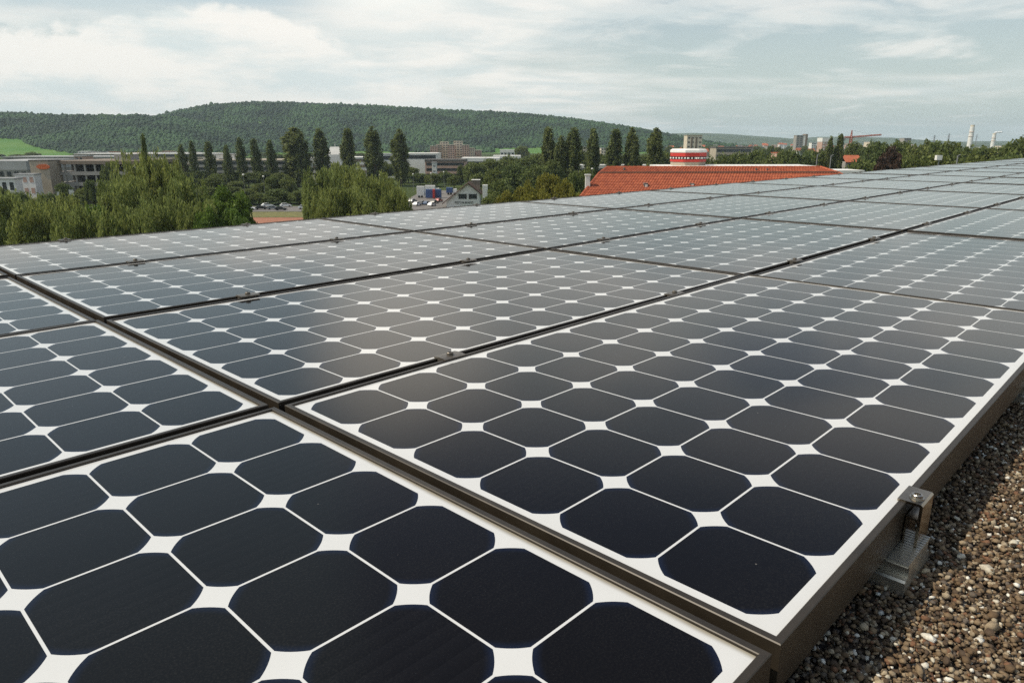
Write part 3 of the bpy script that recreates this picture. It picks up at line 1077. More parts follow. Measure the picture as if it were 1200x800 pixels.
for (px, yt, Y, wd, kd), lab in zip(nl, nlab):
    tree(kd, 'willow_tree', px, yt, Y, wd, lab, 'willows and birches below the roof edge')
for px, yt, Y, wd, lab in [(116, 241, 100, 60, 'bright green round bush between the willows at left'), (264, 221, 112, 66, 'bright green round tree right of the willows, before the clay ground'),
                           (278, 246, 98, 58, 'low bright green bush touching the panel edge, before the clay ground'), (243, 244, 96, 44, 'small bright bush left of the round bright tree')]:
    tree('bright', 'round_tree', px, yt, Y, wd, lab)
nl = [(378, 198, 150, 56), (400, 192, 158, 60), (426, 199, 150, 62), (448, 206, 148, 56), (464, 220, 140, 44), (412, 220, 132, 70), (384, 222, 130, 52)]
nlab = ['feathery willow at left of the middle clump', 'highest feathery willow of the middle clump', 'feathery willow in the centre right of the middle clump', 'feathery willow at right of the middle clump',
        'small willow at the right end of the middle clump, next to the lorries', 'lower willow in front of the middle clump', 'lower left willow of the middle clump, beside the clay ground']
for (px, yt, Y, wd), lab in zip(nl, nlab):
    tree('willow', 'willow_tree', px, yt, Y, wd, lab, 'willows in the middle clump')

# bushy belt in front of the long blocks
nl = [(205, 214, 330, 26), (222, 222, 320, 24), (240, 218, 315, 32), (256, 226, 312, 22), (292, 229, 296, 16), (325, 221, 330, 28), (350, 223, 330, 30), (338, 214, 360, 22), (305, 214, 380, 24), (276, 212, 380, 24),
      (190, 206, 380, 24), (250, 205, 385, 26), (228, 208, 385, 24), (318, 206, 390, 20), (125, 212, 262, 26), (104, 210, 258, 14), (150, 216, 262, 24), (20, 224, 230, 34), (-8, 218, 230, 36), (120, 194, 275, 15), (287, 221, 340, 26), (302, 226, 330, 24), (315, 230, 318, 20), (340, 230, 305, 24), (362, 226, 320, 30), (270, 216, 370, 26), (211, 201, 395, 24), (232, 199, 400, 26), (254, 203, 395, 26), (272, 199, 398, 26), (290, 202, 396, 26), (308, 200, 398, 26), (326, 202, 396, 26), (336, 206, 380, 22), (74, 214, 270, 20), (98, 219, 262, 24), (134, 202, 276, 24), (56, 226, 240, 26), (128, 189, 285, 15), (86, 226, 250, 24), (214, 226, 300, 26), (232, 230, 292, 26)]
for i, (px, yt, Y, wd) in enumerate(nl):
    if yt >= 217 and 200 < px < 370:
        Y = min(Y, 284 + (i * 7) % 9)
    elif 203 < yt < 217 and 200 < px < 370:
        Y = min(Y, 320 + (i * 11) % 20)
    tree('broad', 'bushy_tree', px, yt, Y, wd, 'dark bushy tree %s' % (('at the edge of the road beyond the clay ground', 'standing in front of the long grey block')[7 <= i < 14] if i < 14 or i > 19 else 'at the foot of the parking garage'), ['bushy trees along the road', 'bushy trees before the long block', 'bushy trees at the garage foot'][0 if i < 7 or i > 19 else 1 if i < 14 else 2])

# middle: trees between the lorry park and the town
nl = [(582, 227, 235, 34), (684, 199, 190, 26), (674, 202, 180, 26), (696, 199, 200, 16), (452, 189, 480, 30), (478, 196, 440, 28), (492, 203, 420, 22), (507, 203, 400, 20), (522, 200, 420, 20), (532, 206, 390, 16), (556, 190, 380, 30), (574, 186, 400, 32), (596, 182, 420, 34), (616, 184, 430, 30), (632, 180, 440, 30),
      (560, 203, 310, 28), (583, 196, 300, 36), (606, 192, 290, 38), (632, 193, 280, 36), (612, 171, 860, 18), (648, 188, 300, 26), (588, 211, 240, 36), (577, 214, 290, 24)]
for i, (px, yt, Y, wd) in enumerate(nl):
    tree('broad', 'bushy_tree', px, yt, Y, wd, 'dark round tree in the wood between the gabled house and the far apartment towers', 'trees beyond the lorry park')
nl = [(594, 225, 130, 36), (618, 214, 142, 36), (642, 204, 152, 36), (662, 211, 144, 32), (674, 222, 130, 28), (632, 224, 118, 46)]
nlab = ['yellowish shrub nearest to the gabled house', 'yellow green shrub second right from the gabled house', 'highest yellow green shrub, before the poplar cluster', 'yellow green shrub under the poplar cluster', 'rusty yellow shrub next to the white post by the red roof', 'low yellow green shrub in front, touching the panel edge']
for (px, yt, Y, wd), lab in zip(nl, nlab):
    tree('yellow', 'shrub', px, yt, Y, wd, lab, 'yellowing shrubs left of the red roof', cat='shrub')
for i, px in enumerate((684, 700, 712, 732, 754, 778, 790)):
    tree('broad', 'bushy_tree', px, 178 + (i * 7) % 5, 430 + (i * 37) % 60, 22, 'dark tree seen in the gaps between the poplars above the red roof', 'trees behind the poplars')

# right: belt of trees behind the red roof and the panels
nl = [(832, 184, 300, 34), (850, 181, 310, 34), (868, 179, 320, 36), (888, 177, 310, 38), (905, 182, 290, 34), (924, 176, 300, 30), (942, 179, 300, 36), (957, 176, 310, 34), (932, 187, 260, 34), (1002, 167, 420, 24), (1015, 172, 360, 28),
      (1030, 166, 300, 34), (1056, 166, 300, 36), (1074, 171, 270, 44), (1086, 165, 330, 28), (1098, 167, 280, 42), (1117, 167, 280, 38), (1136, 173, 250, 46), (1156, 173, 250, 46), (1176, 174, 240, 46), (1193, 165, 230, 44), (1214, 162, 230, 46), (1100, 180, 210, 56), (1140, 182, 200, 64), (1180, 182, 200, 60), (1066, 182, 200, 50), (1015, 187, 220, 50)]
for i, (px, yt, Y, wd) in enumerate(nl):
    lab = 'dark green tree in the belt behind the red tiled roof' if i < 9 else ('green tree beside the crane and the purple leaved tree' if i < 15 else 'dense tree in the belt behind the far right panels')
    tree('broad', 'bushy_tree', px, yt, Y, wd, lab, ['trees behind the red roof', 'trees by the crane', 'trees behind the far panels'][0 if i < 9 else 1 if i < 15 else 2])
tree('purple', 'copper_tree', 1042, 173, 190, 36, 'dark purple leaved tree right of the small red roofed house')
tr_ = random.Random(4)
for i in range(34):
    px = 786 + i * 7.2 + tr_.uniform(-3, 3)
    tree('broad', 'distant_tree', px, 172 + tr_.uniform(-1.5, 3), tr_.uniform(620, 1500), tr_.uniform(9, 18), 'small hazy tree among the distant town houses', 'trees in the distant town')
for i in range(26):
    px = -10 + i * 24 + tr_.uniform(-8, 8)
    if 495 < px < 565:
        continue
    tree('broad', 'distant_tree', px, 179 + tr_.uniform(-2, 3), tr_.uniform(880, 1200), tr_.uniform(12, 22), 'small hazy tree at the foot of the wooded hill', 'trees at the foot of the hill')

# ------------------------------------------------------------------ ground surfaces
M['asph'] = mat('pale_asphalt', (0.16, 0.145, 0.13), 0.9, var=0.15, scale=0.3)
M['clay'] = mat('clay_ground', (0.30, 0.125, 0.07), 0.95, var=0.15, scale=0.25)
M['verge'] = mat('dry_grass', (0.14, 0.13, 0.035), 0.95, var=0.3, scale=0.5)


def sheet(name, x0, x1, y0, y1, z, m):
    o = MB().add([(x0, y0, z), (x1, y0, z), (x1, y1, z), (x0, y1, z)], [(0, 1, 2, 3)]).build(name, m)
    tag(o, kind='structure')


sheet('road', wx(-60, 268), wx(372, 268), 258, 280, 0.05, M['asph'])
sheet('grass_verge', wx(200, 250), wx(380, 250), 238, 257, 0.04, M['verge'])
sheet('clay_ground', wx(230, 226), wx(372, 226), 196, 237, 0.05, M['clay'])
sheet('lorry_park', wx(474, 310), wx(545, 310), 262, 372, 0.05, M['asph'])

# ------------------------------------------------------------------ buildings
def pm(name, col, **k):
    M[name] = mat(name, col, k.pop('rough', 0.85), **k)


pm('white_wall', (0.72, 0.70, 0.65), var=0.05, scale=0.3)
pm('cream_wall', (0.60, 0.52, 0.40), var=0.08, scale=0.3)
pm('pink_wall', (0.46, 0.30, 0.23), var=0.08, scale=0.2)
pm('grey_wall', (0.30, 0.28, 0.25), var=0.1, scale=0.2)
pm('brown_wall', (0.20, 0.155, 0.115), var=0.1, scale=0.2)
pm('tan_wall', (0.38, 0.32, 0.24), var=0.1, scale=0.2)
pm('dark_roof', (0.10, 0.09, 0.08), var=0.2, scale=0.2)
pm('grey_roof', (0.34, 0.34, 0.33), var=0.12, scale=0.1)
pm('red_roof', (0.38, 0.105, 0.045), var=0.15, scale=0.6)
pm('orange_sign', (0.50, 0.11, 0.03))
pm('red_paint', (0.50, 0.035, 0.025), rough=0.5)
pm('blue_paint', (0.05, 0.10, 0.24), rough=0.5)
pm('dark_green', (0.02, 0.12, 0.06))
pm('brown_wood', (0.085, 0.045, 0.028), var=0.2, scale=1)
pm('lattice_steel', (0.20, 0.20, 0.20), rough=0.6)
pm('crane_paint', (0.42, 0.10, 0.045), rough=0.6)
pm('void', (0.03, 0.028, 0.026))
M['glass'] = mat('window_glass', (0.035, 0.040, 0.045), 0.12)


def block(name, label, cat, px0, px1, ytop, Y, depth, wall, storeys=3, bays=4, band=False, roofm='grey_roof', group=None, rz=0.0, parapet=0.5, winfrac=0.5, wm='glass', base=0.0, winpx=None, first=0):
    x0, x1 = wx(px0, Y), wx(px1, Y)
    zt = at((px0 + px1) / 2, ytop, Y).z - base
    W = x1 - x0
    o = thing(name, label, cat, ((x0 + x1) / 2, Y, base), rz, group)
    MB().box(-W / 2, W / 2, 0, depth, -0.5, zt - parapet).build('wall', M[wall], o)
    MB().box(-W / 2 - 0.25, W / 2 + 0.25, -0.25, depth + 0.25, zt - parapet, zt).build('roof', M[roofm], o)
    sh = (zt - parapet) / storeys
    for s in range(first, storeys):
        z0 = s * sh + sh * 0.32
        z1 = z0 + sh * winfrac
        if band:
            MB().box(-W / 2 + W * 0.03, W / 2 - W * 0.03, -0.06, 0.1, z0, z1).build('window', M[wm], o)
        else:
            for b_ in range(bays):
                xa = -W / 2 + W * (b_ + 0.22) / bays
                xb = -W / 2 + W * (b_ + 0.78) / bays
                MB().box(xa, xb, -0.06, 0.1, z0, z1).build('window', M[wm], o)
    return o, W, zt


# parking garage at the left
Y = 292
gx0, gx1 = wx(60, Y), wx(158, Y)
gz = at(150, 188, Y).z
ga_ = thing('parking_garage', 'long grey brown multi storey parking garage with open dark decks', 'building', ((gx0 + gx1) / 2, Y, 0))
W = gx1 - gx0
for k in range(4):
    z1 = gz - k * gz / 4
    MB().box(-W / 2, W / 2, 0, 38, z1 - 1.35, z1).build('deck', M['grey_wall' if k else 'brown_wall'], ga_)
MB().box(-W / 2 + 0.5, W / 2 - 0.5, 12, 37, -0.2, gz - 1.4).build('wall', M['void'], ga_)
for k in range(9):
    xx = -W / 2 + 0.6 + k * (W - 1.2) / 8
    MB().box(xx - 0.28, xx + 0.28, 0.5, 1.1, 0, gz - 1.35).build('column', M['conc'], ga_)
MB().box(W * .1, W * .3, 10, 26, gz, gz + 2.4).build('stair_house', M['grey_wall'], ga_)
x0, x1 = wx(38, 288), wx(60, 288)
zt = at(48, 188, 288).z
tw = thing('stair_tower', 'tan stair tower with an orange red sign at the end of the garage', 'building', ((x0 + x1) / 2, 286, 0))
hw = (x1 - x0) / 2
MB().box(-hw, hw, 0, 8, 0, zt).build('wall', M['tan_wall'], tw)
MB().box(-hw - .2, hw + .2, -.2, 8.2, zt, zt + .4).build('roof', M['dark_roof'], tw)
sg = MB()
n = 24
sg.extr_y([(2.6 * cos(2 * pi * i / n), zt - 2.2 + 0.95 * sin(2 * pi * i / n)) for i in range(n)], -0.45, -0.1)
s_ = sg.build('sign', M['orange_sign'], tw)
s_.location.x = hw * 0.45
for i, (px, yt) in enumerate(((55.5, 224), (66, 224), (80, 221.5))):
    p = at(px, yt, 250)
    fl = thing('banner', ['narrow white banner on a pole, leftmost before the garage', 'narrow white banner on a pole, middle one before the garage', 'widest white banner on a pole before the garage'][i], 'banner', (p.x, 250, 0), 0, 'white banners before the garage')
    hgt = p.z
    MB().tube((0, 0, 0), (0, 0, hgt), 0.07, 0.05, 6).build('pole', M['lattice_steel'], fl)
    ww = 1.0 if i < 2 else 1.6
    f_ = MB()
    n = 6
    vs = []
    for j in range(n + 1):
        z = hgt - 0.1 - (hgt * .62) * j / n
        yy = 0.12 * sin(j * 1.3)
        vs += [(0.06, yy, z), (ww, yy + 0.15 * sin(j * .9), z), (0.06, yy + .03, z), (ww, yy + .03 + 0.15 * sin(j * .9), z)]
    fs = []
    for j in range(n):
        a, b_ = 4 * j, 4 * j + 4
        fs += [(a, a + 1, b_ + 1, b_), (a + 2, b_ + 2, b_ + 3, a + 3)]
    f_.add(vs, fs).build('flag', M['white_wall'], fl)
# white halls far left
block('white_hall', 'white hall with panelled front at the left edge, lower one', 'building', -30, 13, 208, 262, 4, 'white_wall', 2, 5, roofm='grey_roof')
block('white_hall', 'white hall beside the stair tower, with red stripe windows', 'building', 14, 37, 203, 275, 4, 'white_wall', 3, 3, roofm='grey_roof', wm='pink_wall')
block('grey_hall', 'dark grey roofed hall behind the white halls at the left edge', 'building', -40, 30, 188, 330, 40, 'grey_wall', 3, 8, roofm='grey_roof', parapet=4)
block('long_block', 'long grey flat roofed block behind the garage, nearer of two', 'building', 4, 150, 183, 520, 40, 'grey_wall', 3, band=True, roofm='grey_roof', first=1)
block('long_block', 'long low block with pale roof line behind the garage, below the forest', 'building', 88, 250, 179.5, 760, 40, 'tan_wall', 3, band=True, roofm='white_wall', first=1)
block('pale_house', 'small pink and white block standing on the garage skyline', 'building', 88, 98, 182, 480, 12, 'pink_wall', 4, 2)
rr_ = random.Random(8)
for i in range(13):
    px = 95 + i * 12 + rr_.uniform(-4, 4)
    block('distant_hall', 'low pale hall in the strip at the foot of the forest', 'building', px, px + rr_.uniform(6, 13), 177.5 + rr_.uniform(-1, 2.2), rr_.uniform(900, 1100), 18,
          rr_.choice(['white_wall', 'cream_wall', 'tan_wall', 'grey_wall']), 2, 3, roofm=rr_.choice(['white_wall', 'grey_roof', 'red_roof']), group='pale halls at the foot of the forest')
# long block behind the pale poplars
block('office_block', 'long grey brown office block behind the pale poplars', 'building', 228, 346, 187, 445, 30, 'grey_wall', 4, band=True, roofm='tan_wall')
block('roof_house', 'white plant room on the office block behind the poplars, left one', 'building', 239, 247, 183.5, 448, 8, 'white_wall', 4, 1, winfrac=0.1)
block('roof_house', 'wide white plant room on the office block behind the poplars', 'building', 252, 275, 180, 452, 10, 'white_wall', 4, 1, winfrac=0.1)
block('white_block', 'bright white block between the two left dark poplars', 'building', 357, 372, 184.5, 428, 16, 'white_wall', 3, 2, roofm='white_wall', parapet=3.2, wm='brown_wall', winfrac=0.3)
block('stepped_building', 'white stepped building with brown ribbon windows behind the dark poplars', 'building', 380, 432, 184, 470, 24, 'white_wall', 4, band=True, roofm='white_wall', wm='brown_wall')
# white pyramid-roofed tower on the stepped building
p0, p1 = wx(384, 462), wx(400, 462)
zt, zb = at(392, 172, 462).z, at(392, 181, 462).z
ps = thing('white_tower', 'white block with sloped sides and mast above the stepped building', 'building', ((p0 + p1) / 2, 462, 0))
hw = (p1 - p0) / 2
MB().box(-hw, hw, 0, 9, 0, zb).build('wall', M['white_wall'], ps)
tp = MB()
tp.add([(-hw, 0, zb), (hw, 0, zb), (hw, 9, zb), (-hw, 9, zb), (-hw * .6, 2, zt), (hw * .7, 2, zt), (hw * .7, 7, zt), (-hw * .6, 7, zt)],
       [(0, 1, 5, 4), (1, 2, 6, 5), (2, 3, 7, 6), (3, 0, 4, 7), (4, 5, 6, 7)]).build('roof', M['white_wall'], ps)
MB().tube((0, 4, zt), (0, 4, zt + 2.6), 0.15, 0.08, 6).build('mast', M['white_wall'], ps)
block('white_hall', 'low white hall right of the slender poplars', 'building', 444, 462, 180, 500, 20, 'white_wall', 3, band=True)
block('white_hall', 'wide white flat hall left of the apartment towers', 'building', 472, 512, 179.5, 540, 30, 'white_wall', 3, band=True, roofm='white_wall', first=2)
block('brown_hall', 'brown industrial hall below the apartment towers', 'building', 498, 545, 187, 500, 24, 'pink_wall', 3, band=True, roofm='dark_roof', parapet=1.4)
block('white_pylon_block', 'narrow white stair block before the brown hall', 'building', 506, 511, 190, 440, 5, 'white_wall', 4, 1, winfrac=0.15)
block('white_hall', 'long pale roofed hall right of the brown hall', 'building', 541, 585, 185, 560, 30, 'grey_wall', 3, band=True, roofm='white_wall', parapet=2.6)
block('white_hall', 'pale roofed hall before the dark round tree', 'building', 578, 610, 182.5, 640, 26, 'grey_wall', 3, band=True, roofm='white_wall', parapet=2.2)
block('white_hall', 'small white two storey block near the bright meadow strip', 'building', 586, 603, 175.5, 880, 16, 'white_wall', 3, 4, parapet=3.0, roofm='white_wall')
ap = [(504.5, 512, 171, 'pink_wall'), (511.5, 518, 169.3, 'tan_wall'), (516, 525.5, 166, 'cream_wall'), (525, 533, 169.5, 'pink_wall'), (532, 542, 165.2, 'cream_wall'), (541.5, 549.5, 169.8, 'pink_wall'), (549, 556, 173.5, 'cream_wall'), (556, 564, 176, 'pink_wall')]
for i, (a, b_, yt, m_) in enumerate(ap):
    block('apartment_tower', '%s apartment tower, %s from the left in the stepped cluster under the hill' % ({'pink_wall': 'reddish', 'tan_wall': 'tan', 'cream_wall': 'cream'}[m_], ORD[i]), 'building', a, b_, yt, 960 + (i * 17) % 40, 14, m_, 8, 3, winfrac=0.4, roofm='cream_wall', group='stepped apartment towers')

# gabled house
Y = 272
hx0, hx1 = wx(522, Y), wx(561.5, Y)
apx = wx(548, Y)
zap, zl, zr = at(548, 215, Y).z, at(522, 235.5, Y).z, at(561, 226, Y).z
zl = max(zl, 0.9)
hs = thing('gabled_house', 'white gabled inn with brown roof, two shuttered windows and lettering', 'house', (apx, Y, 0))
l, r_ = hx0 - apx, hx1 - apx
wl = MB()
wl.extr_y([(l, -0.2), (r_, -0.2), (r_, zr - .25), (0, zap - .3), (l, zl - .25)], 0, 13)
wl.build('wall', M['white_wall'], hs)
rf = MB()
th = 0.38
el, er = l - 1.6, r_ + 0.9
kl, kr = (zap - zl) / (-l), (zap - zr) / r_
rf.extr_y([(el, zap + kl * el), (0, zap), (er, zap - kr * er), (er, zap - kr * er + th), (0, zap + th), (el, zap + kl * el + th)], -1.1, 14)
roof_ = rf.build('roof', M['brown_wood'], hs)
MB().box(1.2, 4.2, 5.5, 9.0, zap - 2.6, zap + 0.9).build('dormer', M['brown_wall'], roof_)
MB().box(0.9, 4.3, 5.3, 9.2, zap + 0.9, zap + 1.05).build('dormer_roof', M['white_wall'], roof_)
wz = at(548, 233, Y).z
for xx in (-2.1, 1.7):
    f_ = MB().box(xx - 0.75, xx + 0.75, -0.10, 0.05, wz, wz + 1.75).build('window', M['glass'], hs)
    MB().box(xx - 0.82, xx + 0.82, -0.16, -0.11, wz - 0.12, wz - 0.02).build('sill', M['white_wall'], f_)
    for s in (-1, 1):
        MB().box(xx + s * 1.15 - 0.36, xx + s * 1.15 + 0.36, -0.14, 0.02, wz - 0.05, wz + 1.8).build('shutter', M['void'], hs)
fc = bpy.data.curves.new('lettering', 'FONT')
fc.body = 'RESTAURANT'
fc.size = 1.15
fc.extrude = 0.04
fc.align_x = 'CENTER'
tmp_ = link(bpy.data.objects.new('lettering', fc))
bpy.context.view_layer.update()
lme = bpy.data.meshes.new_from_object(tmp_.evaluated_get(bpy.context.evaluated_depsgraph_get()))
bpy.data.objects.remove(tmp_)
fo = link(bpy.data.objects.new('lettering', lme), hs)
fo.location = (-1.6, -0.08, wz - 1.75)
fo.rotation_euler = (pi / 2, 0, 0)
lme.materials.append(M['void'])

# containers and lorries
def container(px0, px1, y0, y1, Y, m_, label, name='container', cat='container'):
    a, b_ = wx(px0, Y), wx(px1, Y)
    zt_ = at(px0, y0, Y).z
    zb_ = max(0.0, at(px0, y1, Y).z)
    o = thing(name, label, cat, ((a + b_) / 2, Y, 0.05))
    L = (b_ - a) / 2
    bx = MB()
    n = max(6, int(L * 6))
    bx.box(-L, L, 0, 2.4, 0.25 if name == 'container' else 0.9, zt_)
    for i in range(n):
        x = -L + (i + .5) * 2 * L / n
        bx.box(x - L / n * .45, x + L / n * .45, -0.06, -0.003, 0.4 if name == 'container' else 1.05, zt_ - .15)
    bx.build('box', M[m_], o)
    if name == 'lorry':
        MB().box(L + 0.15, L + 1.9, 0.1, 2.3, 0.5, min(zt_, 2.7)).build('cab', M['white_wall'], o)
        for xx in (-L + 1, -L + 2.2, L + 0.9):
            MB().tube((xx, -0.02, 0.5), (xx, 0.35, 0.5), 0.5, 0.5, 14).build('wheel', M['rubber'], o)
    return o


container(497.5, 505.8, 222, 228, 318, 'blue_paint', 'blue container with pale marks, left one above the parked cars')
container(508.5, 515.8, 222, 228, 320, 'blue_paint', 'blue container with pale marks, right one above the parked cars')
container(505.9, 508.3, 222, 230, 316, 'red_paint', 'narrow red container standing between the two blue ones')
container(487, 496, 218.5, 229, 322, 'white_wall', 'white lorry with tall box body left of the blue containers', 'lorry', 'lorry')
container(497, 508.6, 217.5, 222, 345, 'white_wall', 'white lorry behind the blue containers', 'lorry', 'lorry')
container(522, 529.5, 220, 224.5, 340, 'blue_paint', 'small blue lorry right of the containers, before the house roof', 'lorry', 'lorry')
container(565, 571, 217, 226, 262, 'white_wall', 'white box beside the hedge right of the gabled house')

# cars
CARM = {k: mat('car_paint_' + k, v, 0.25) for k, v in {'white': (0.8, 0.8, 0.78), 'dark': (0.03, 0.035, 0.04), 'grey': (0.22, 0.24, 0.25), 'blue': (0.05, 0.09, 0.16), 'red': (0.35, 0.03, 0.02)}.items()}


def car_protos():
    out = {}
    side = [(-2.1, .35), (-2.12, .75), (-2.0, .92), (-1.2, .98), (1.0, .92), (1.9, .78), (2.1, .62), (2.1, .35)]
    cab = [(-1.75, .96), (-1.35, 1.40), (-0.1, 1.44), (0.35, 1.38), (1.1, .92)]
    glass = [(-1.55, 1.0), (-1.28, 1.34), (-0.1, 1.375), (0.28, 1.33), (0.9, .98)]
    for k, m_ in CARM.items():
        bd = MB().extr_y(side, -0.85, 0.85)
        c1 = MB().extr_y(cab, -0.68, 0.68)
        g1 = MB().extr_y(glass, -0.70, 0.70)
        out[k] = (bd.mesh('body', m_), c1.mesh('cabin', m_), g1.mesh('window', M['glass']))
    wh = MB().tube((0, -.1, 0), (0, .1, 0), .31, .31, 14).mesh('wheel', M['rubber'])
    return out, wh


CP_, WH = car_protos()


def car(px, Y, k, rz, label, group='cars parked beyond the roof'):
    o = thing('parked_car', label, 'car', (wx(px, Y), Y, 0.055), rz, group)
    a, b_, c_ = CP_[k]
    link(bpy.data.objects.new('body', a), o)
    cb = link(bpy.data.objects.new('cabin', b_), o)
    link(bpy.data.objects.new('window', c_), cb)
    for sx in (-1.3, 1.3):
        for sy in (-.78, .78):
            ww = link(bpy.data.objects.new('wheel', WH), o)
            ww.location = (sx, sy, .31)


for px, Y, k, rz, lab in [(110, 268, 'white', 0.05, 'white car on the road below the parking garage'), (186, 268, 'white', 0.1, 'pale car on the road half hidden by the weeping birch'),
                          (287, 264, 'white', 0.2, 'white car at the left end of the car row above the clay ground'), (301, 266, 'dark', 0.3, 'dark car second in the row above the clay ground'),
                          (308.5, 277, 'white', 0.6, 'white car parked behind the dark one, nose to the hedge'), (315.5, 266, 'grey', 0.2, 'grey car in the middle of the row above the clay ground'),
                          (324.5, 263, 'dark', 0.1, 'black car nearest to the clay ground'), (330.5, 277, 'white', 0.4, 'white car parked by the hedge, right of the lamp post'),
                          (352, 268, 'white', 0.2, 'white car at the right end of the row by the willow'), (358.5, 268, 'grey', 0.2, 'grey car beside the willow clump'),
                          (487, 282, 'white', 1.2, 'white car parked leftmost under the white lorry'), (493, 288, 'dark', 1.3, 'dark car under the white lorry'), (498.5, 286, 'blue', 1.3, 'dark blue car below the left blue container'),
                          (504.5, 280, 'white', 1.2, 'white car below the red container'), (508, 292, 'dark', 1.2, 'dark car below the right blue container'), (482, 298, 'grey', 1.2, 'grey car at the willow side of the lorry park'),
                          (513, 300, 'red', 1.2, 'small red car right of the parked row in the lorry park')]:
    car(px, Y, k, rz, lab)


# street lamps with white globes
lamp = None
for i, (px, yt, Y) in enumerate([(206, 206, 300), (214, 208, 290), (285, 204.5, 285), (308.5, 206.5, 292), (445, 205, 330), (484, 204, 360), (505, 203, 360), (520, 201.5, 380), (545, 200, 400), (555, 199, 400), (618, 199, 330), (636, 199, 300), (694, 198, 280)]):
    p = at(px, yt, Y)
    o = thing('street_lamp', 'street lamp with white globe, %s from the left of those on thin poles' % ORD[i], 'street lamp', (p.x, Y, 0), 0, 'street lamps with white globes')
    MB().tube((0, 0, 0), (0, 0, p.z - .3), 0.09, 0.06, 6).build('pole', M['lattice_steel'], o)
    v, f = ico(2)
    gl = MB()
    gl.add([tuple(q * 0.42 * np.array([1, 1, .8]) + np.array([0, 0, p.z])) for q in v], [tuple(x) for x in f])
    gl.build('globe', M['white_wall'], o, smooth=True)

# ------------------------------------------------------------------ neighbouring tiled roof
tile = bpy.data.materials.new('red_clay_tiles')
tile.use_nodes = True
t = tile.node_tree
b = t.nodes['Principled BSDF']
b.inputs['Roughness'].default_value = 0.75
c = N(t, 'ShaderNodeTexCoord')
g = N(t, 'ShaderNodeNewGeometry')
nz = N(t, 'ShaderNodeTexNoise', ins={'Scale': 0.5, 'Detail': 6.0})
t.links.new(c.outputs['Object'], nz.inputs['Vector'])
ca_ = mixc(t, g.outputs['Random Per Island'], (0.31, 0.068, 0.026), (0.46, 0.118, 0.045))
t.links.new(mixc(t, math_(t, 'MULTIPLY', nz.outputs[0], 0.5), ca_, (0.25, 0.070, 0.036)), b.inputs['Base Color'])
Yr_ = 68.0
rx0, rx1 = wx(711.5, Yr_), wx(962, Yr_)
zr_ = at(830, 196.6, Yr_).z
Yb = 66.2
bx0_, bx1_ = wx(703, Yb), wx(984, Yb)
zb_ = at(830, 203.0, Yb).z
Ye = 61.5
ex0, ex1 = wx(681, Ye), wx(1040, Ye)
ze = at(684, 231, Ye).z
nb_ = thing('tiled_roof_building', 'neighbouring building with a long orange red tiled hip roof', 'building', (0, 0, 0))
yb2 = 2 * Yr_ - Ye
SH = 9.0      # the far side of the building is set off to the right
ybb = 2 * Yr_ - Yb
MB().prism([(ex0 + 0.9, Ye + 0.5), (ex1 - 0.6, Ye + 0.5), (ex1, yb2 - 0.5), (ex0 + SH + .4, yb2 - 0.5)], -0.3, ze - 0.12).build('wall', M['cream_wall'], nb_)
rb = MB()
A_ = [(ex0, Ye, ze), (ex1, Ye, ze), (ex1 + 1, yb2, ze), (ex0 + SH, yb2, ze)]
B_ = [(bx0_, Yb, zb_), (bx1_, Yb, zb_), (bx1_, ybb, zb_), (bx0_ + 2.4, ybb, zb_)]
D_ = [(rx0, Yr_, zr_), (rx1, Yr_, zr_)]
dn = 0.10
rb.add([(x, y, z - dn) for x, y, z in A_ + B_ + D_], [(0, 1, 5, 4), (1, 2, 6, 5), (2, 3, 7, 6), (3, 0, 4, 7), (4, 5, 9, 8), (5, 6, 9), (6, 7, 8, 9), (7, 4, 8), (3, 2, 1, 0)])
rb.build('roof_boarding', M['brown_wood'], nb_)


def tiles(quad, step=0.25, course=0.34):
    """curved clay tiles laid on the slope a-b (eave) to d-c (top)"""
    a, b_, c_, d_ = [Vector(q) for q in quad]
    n = (b_ - a).cross(d_ - a).normalized()
    nv = max(1, int((d_ - a).length * 0.5 / course + (c_ - b_).length * 0.5 / course))
    if nv < 1:
        nv = 1
    V, F = [], []
    for j in range(nv):
        t0, t1 = j / nv, min(1.0, (j + 1.12) / nv)
        p0, q0 = a.lerp(d_, t0), b_.lerp(c_, t0)
        p1, q1 = a.lerp(d_, t1), b_.lerp(c_, t1)
        L = (q0 - p0).length
        nu = max(1, int(L / step))
        for i in range(nu):
            u0, u1 = i / nu, (i + 0.97) / nu
            lo, hi = 0.055, 0.012
            pts = []
            for (P, Q, base) in ((p0, q0, lo), (p1, q1, hi)):
                for k in range(5):
                    u = u0 + (u1 - u0) * k / 4
                    arch = 0.032 * sin(pi * k / 4)
                    pts.append(P.lerp(Q, u) + n * (base + arch))
            bse = len(V)
            V += [tuple(p) for p in pts] + [tuple(p - n * (lo + arch_)) for p, arch_ in zip(pts[:5], [0.0, .023, .032, .023, 0.0])]
            F += [(bse + k, bse + k + 1, bse + 6 + k, bse + 5 + k) for k in range(4)]
            F += [(bse + 10 + k, bse + 11 + k, bse + k + 1, bse + k) for k in range(4)]
    return V, F


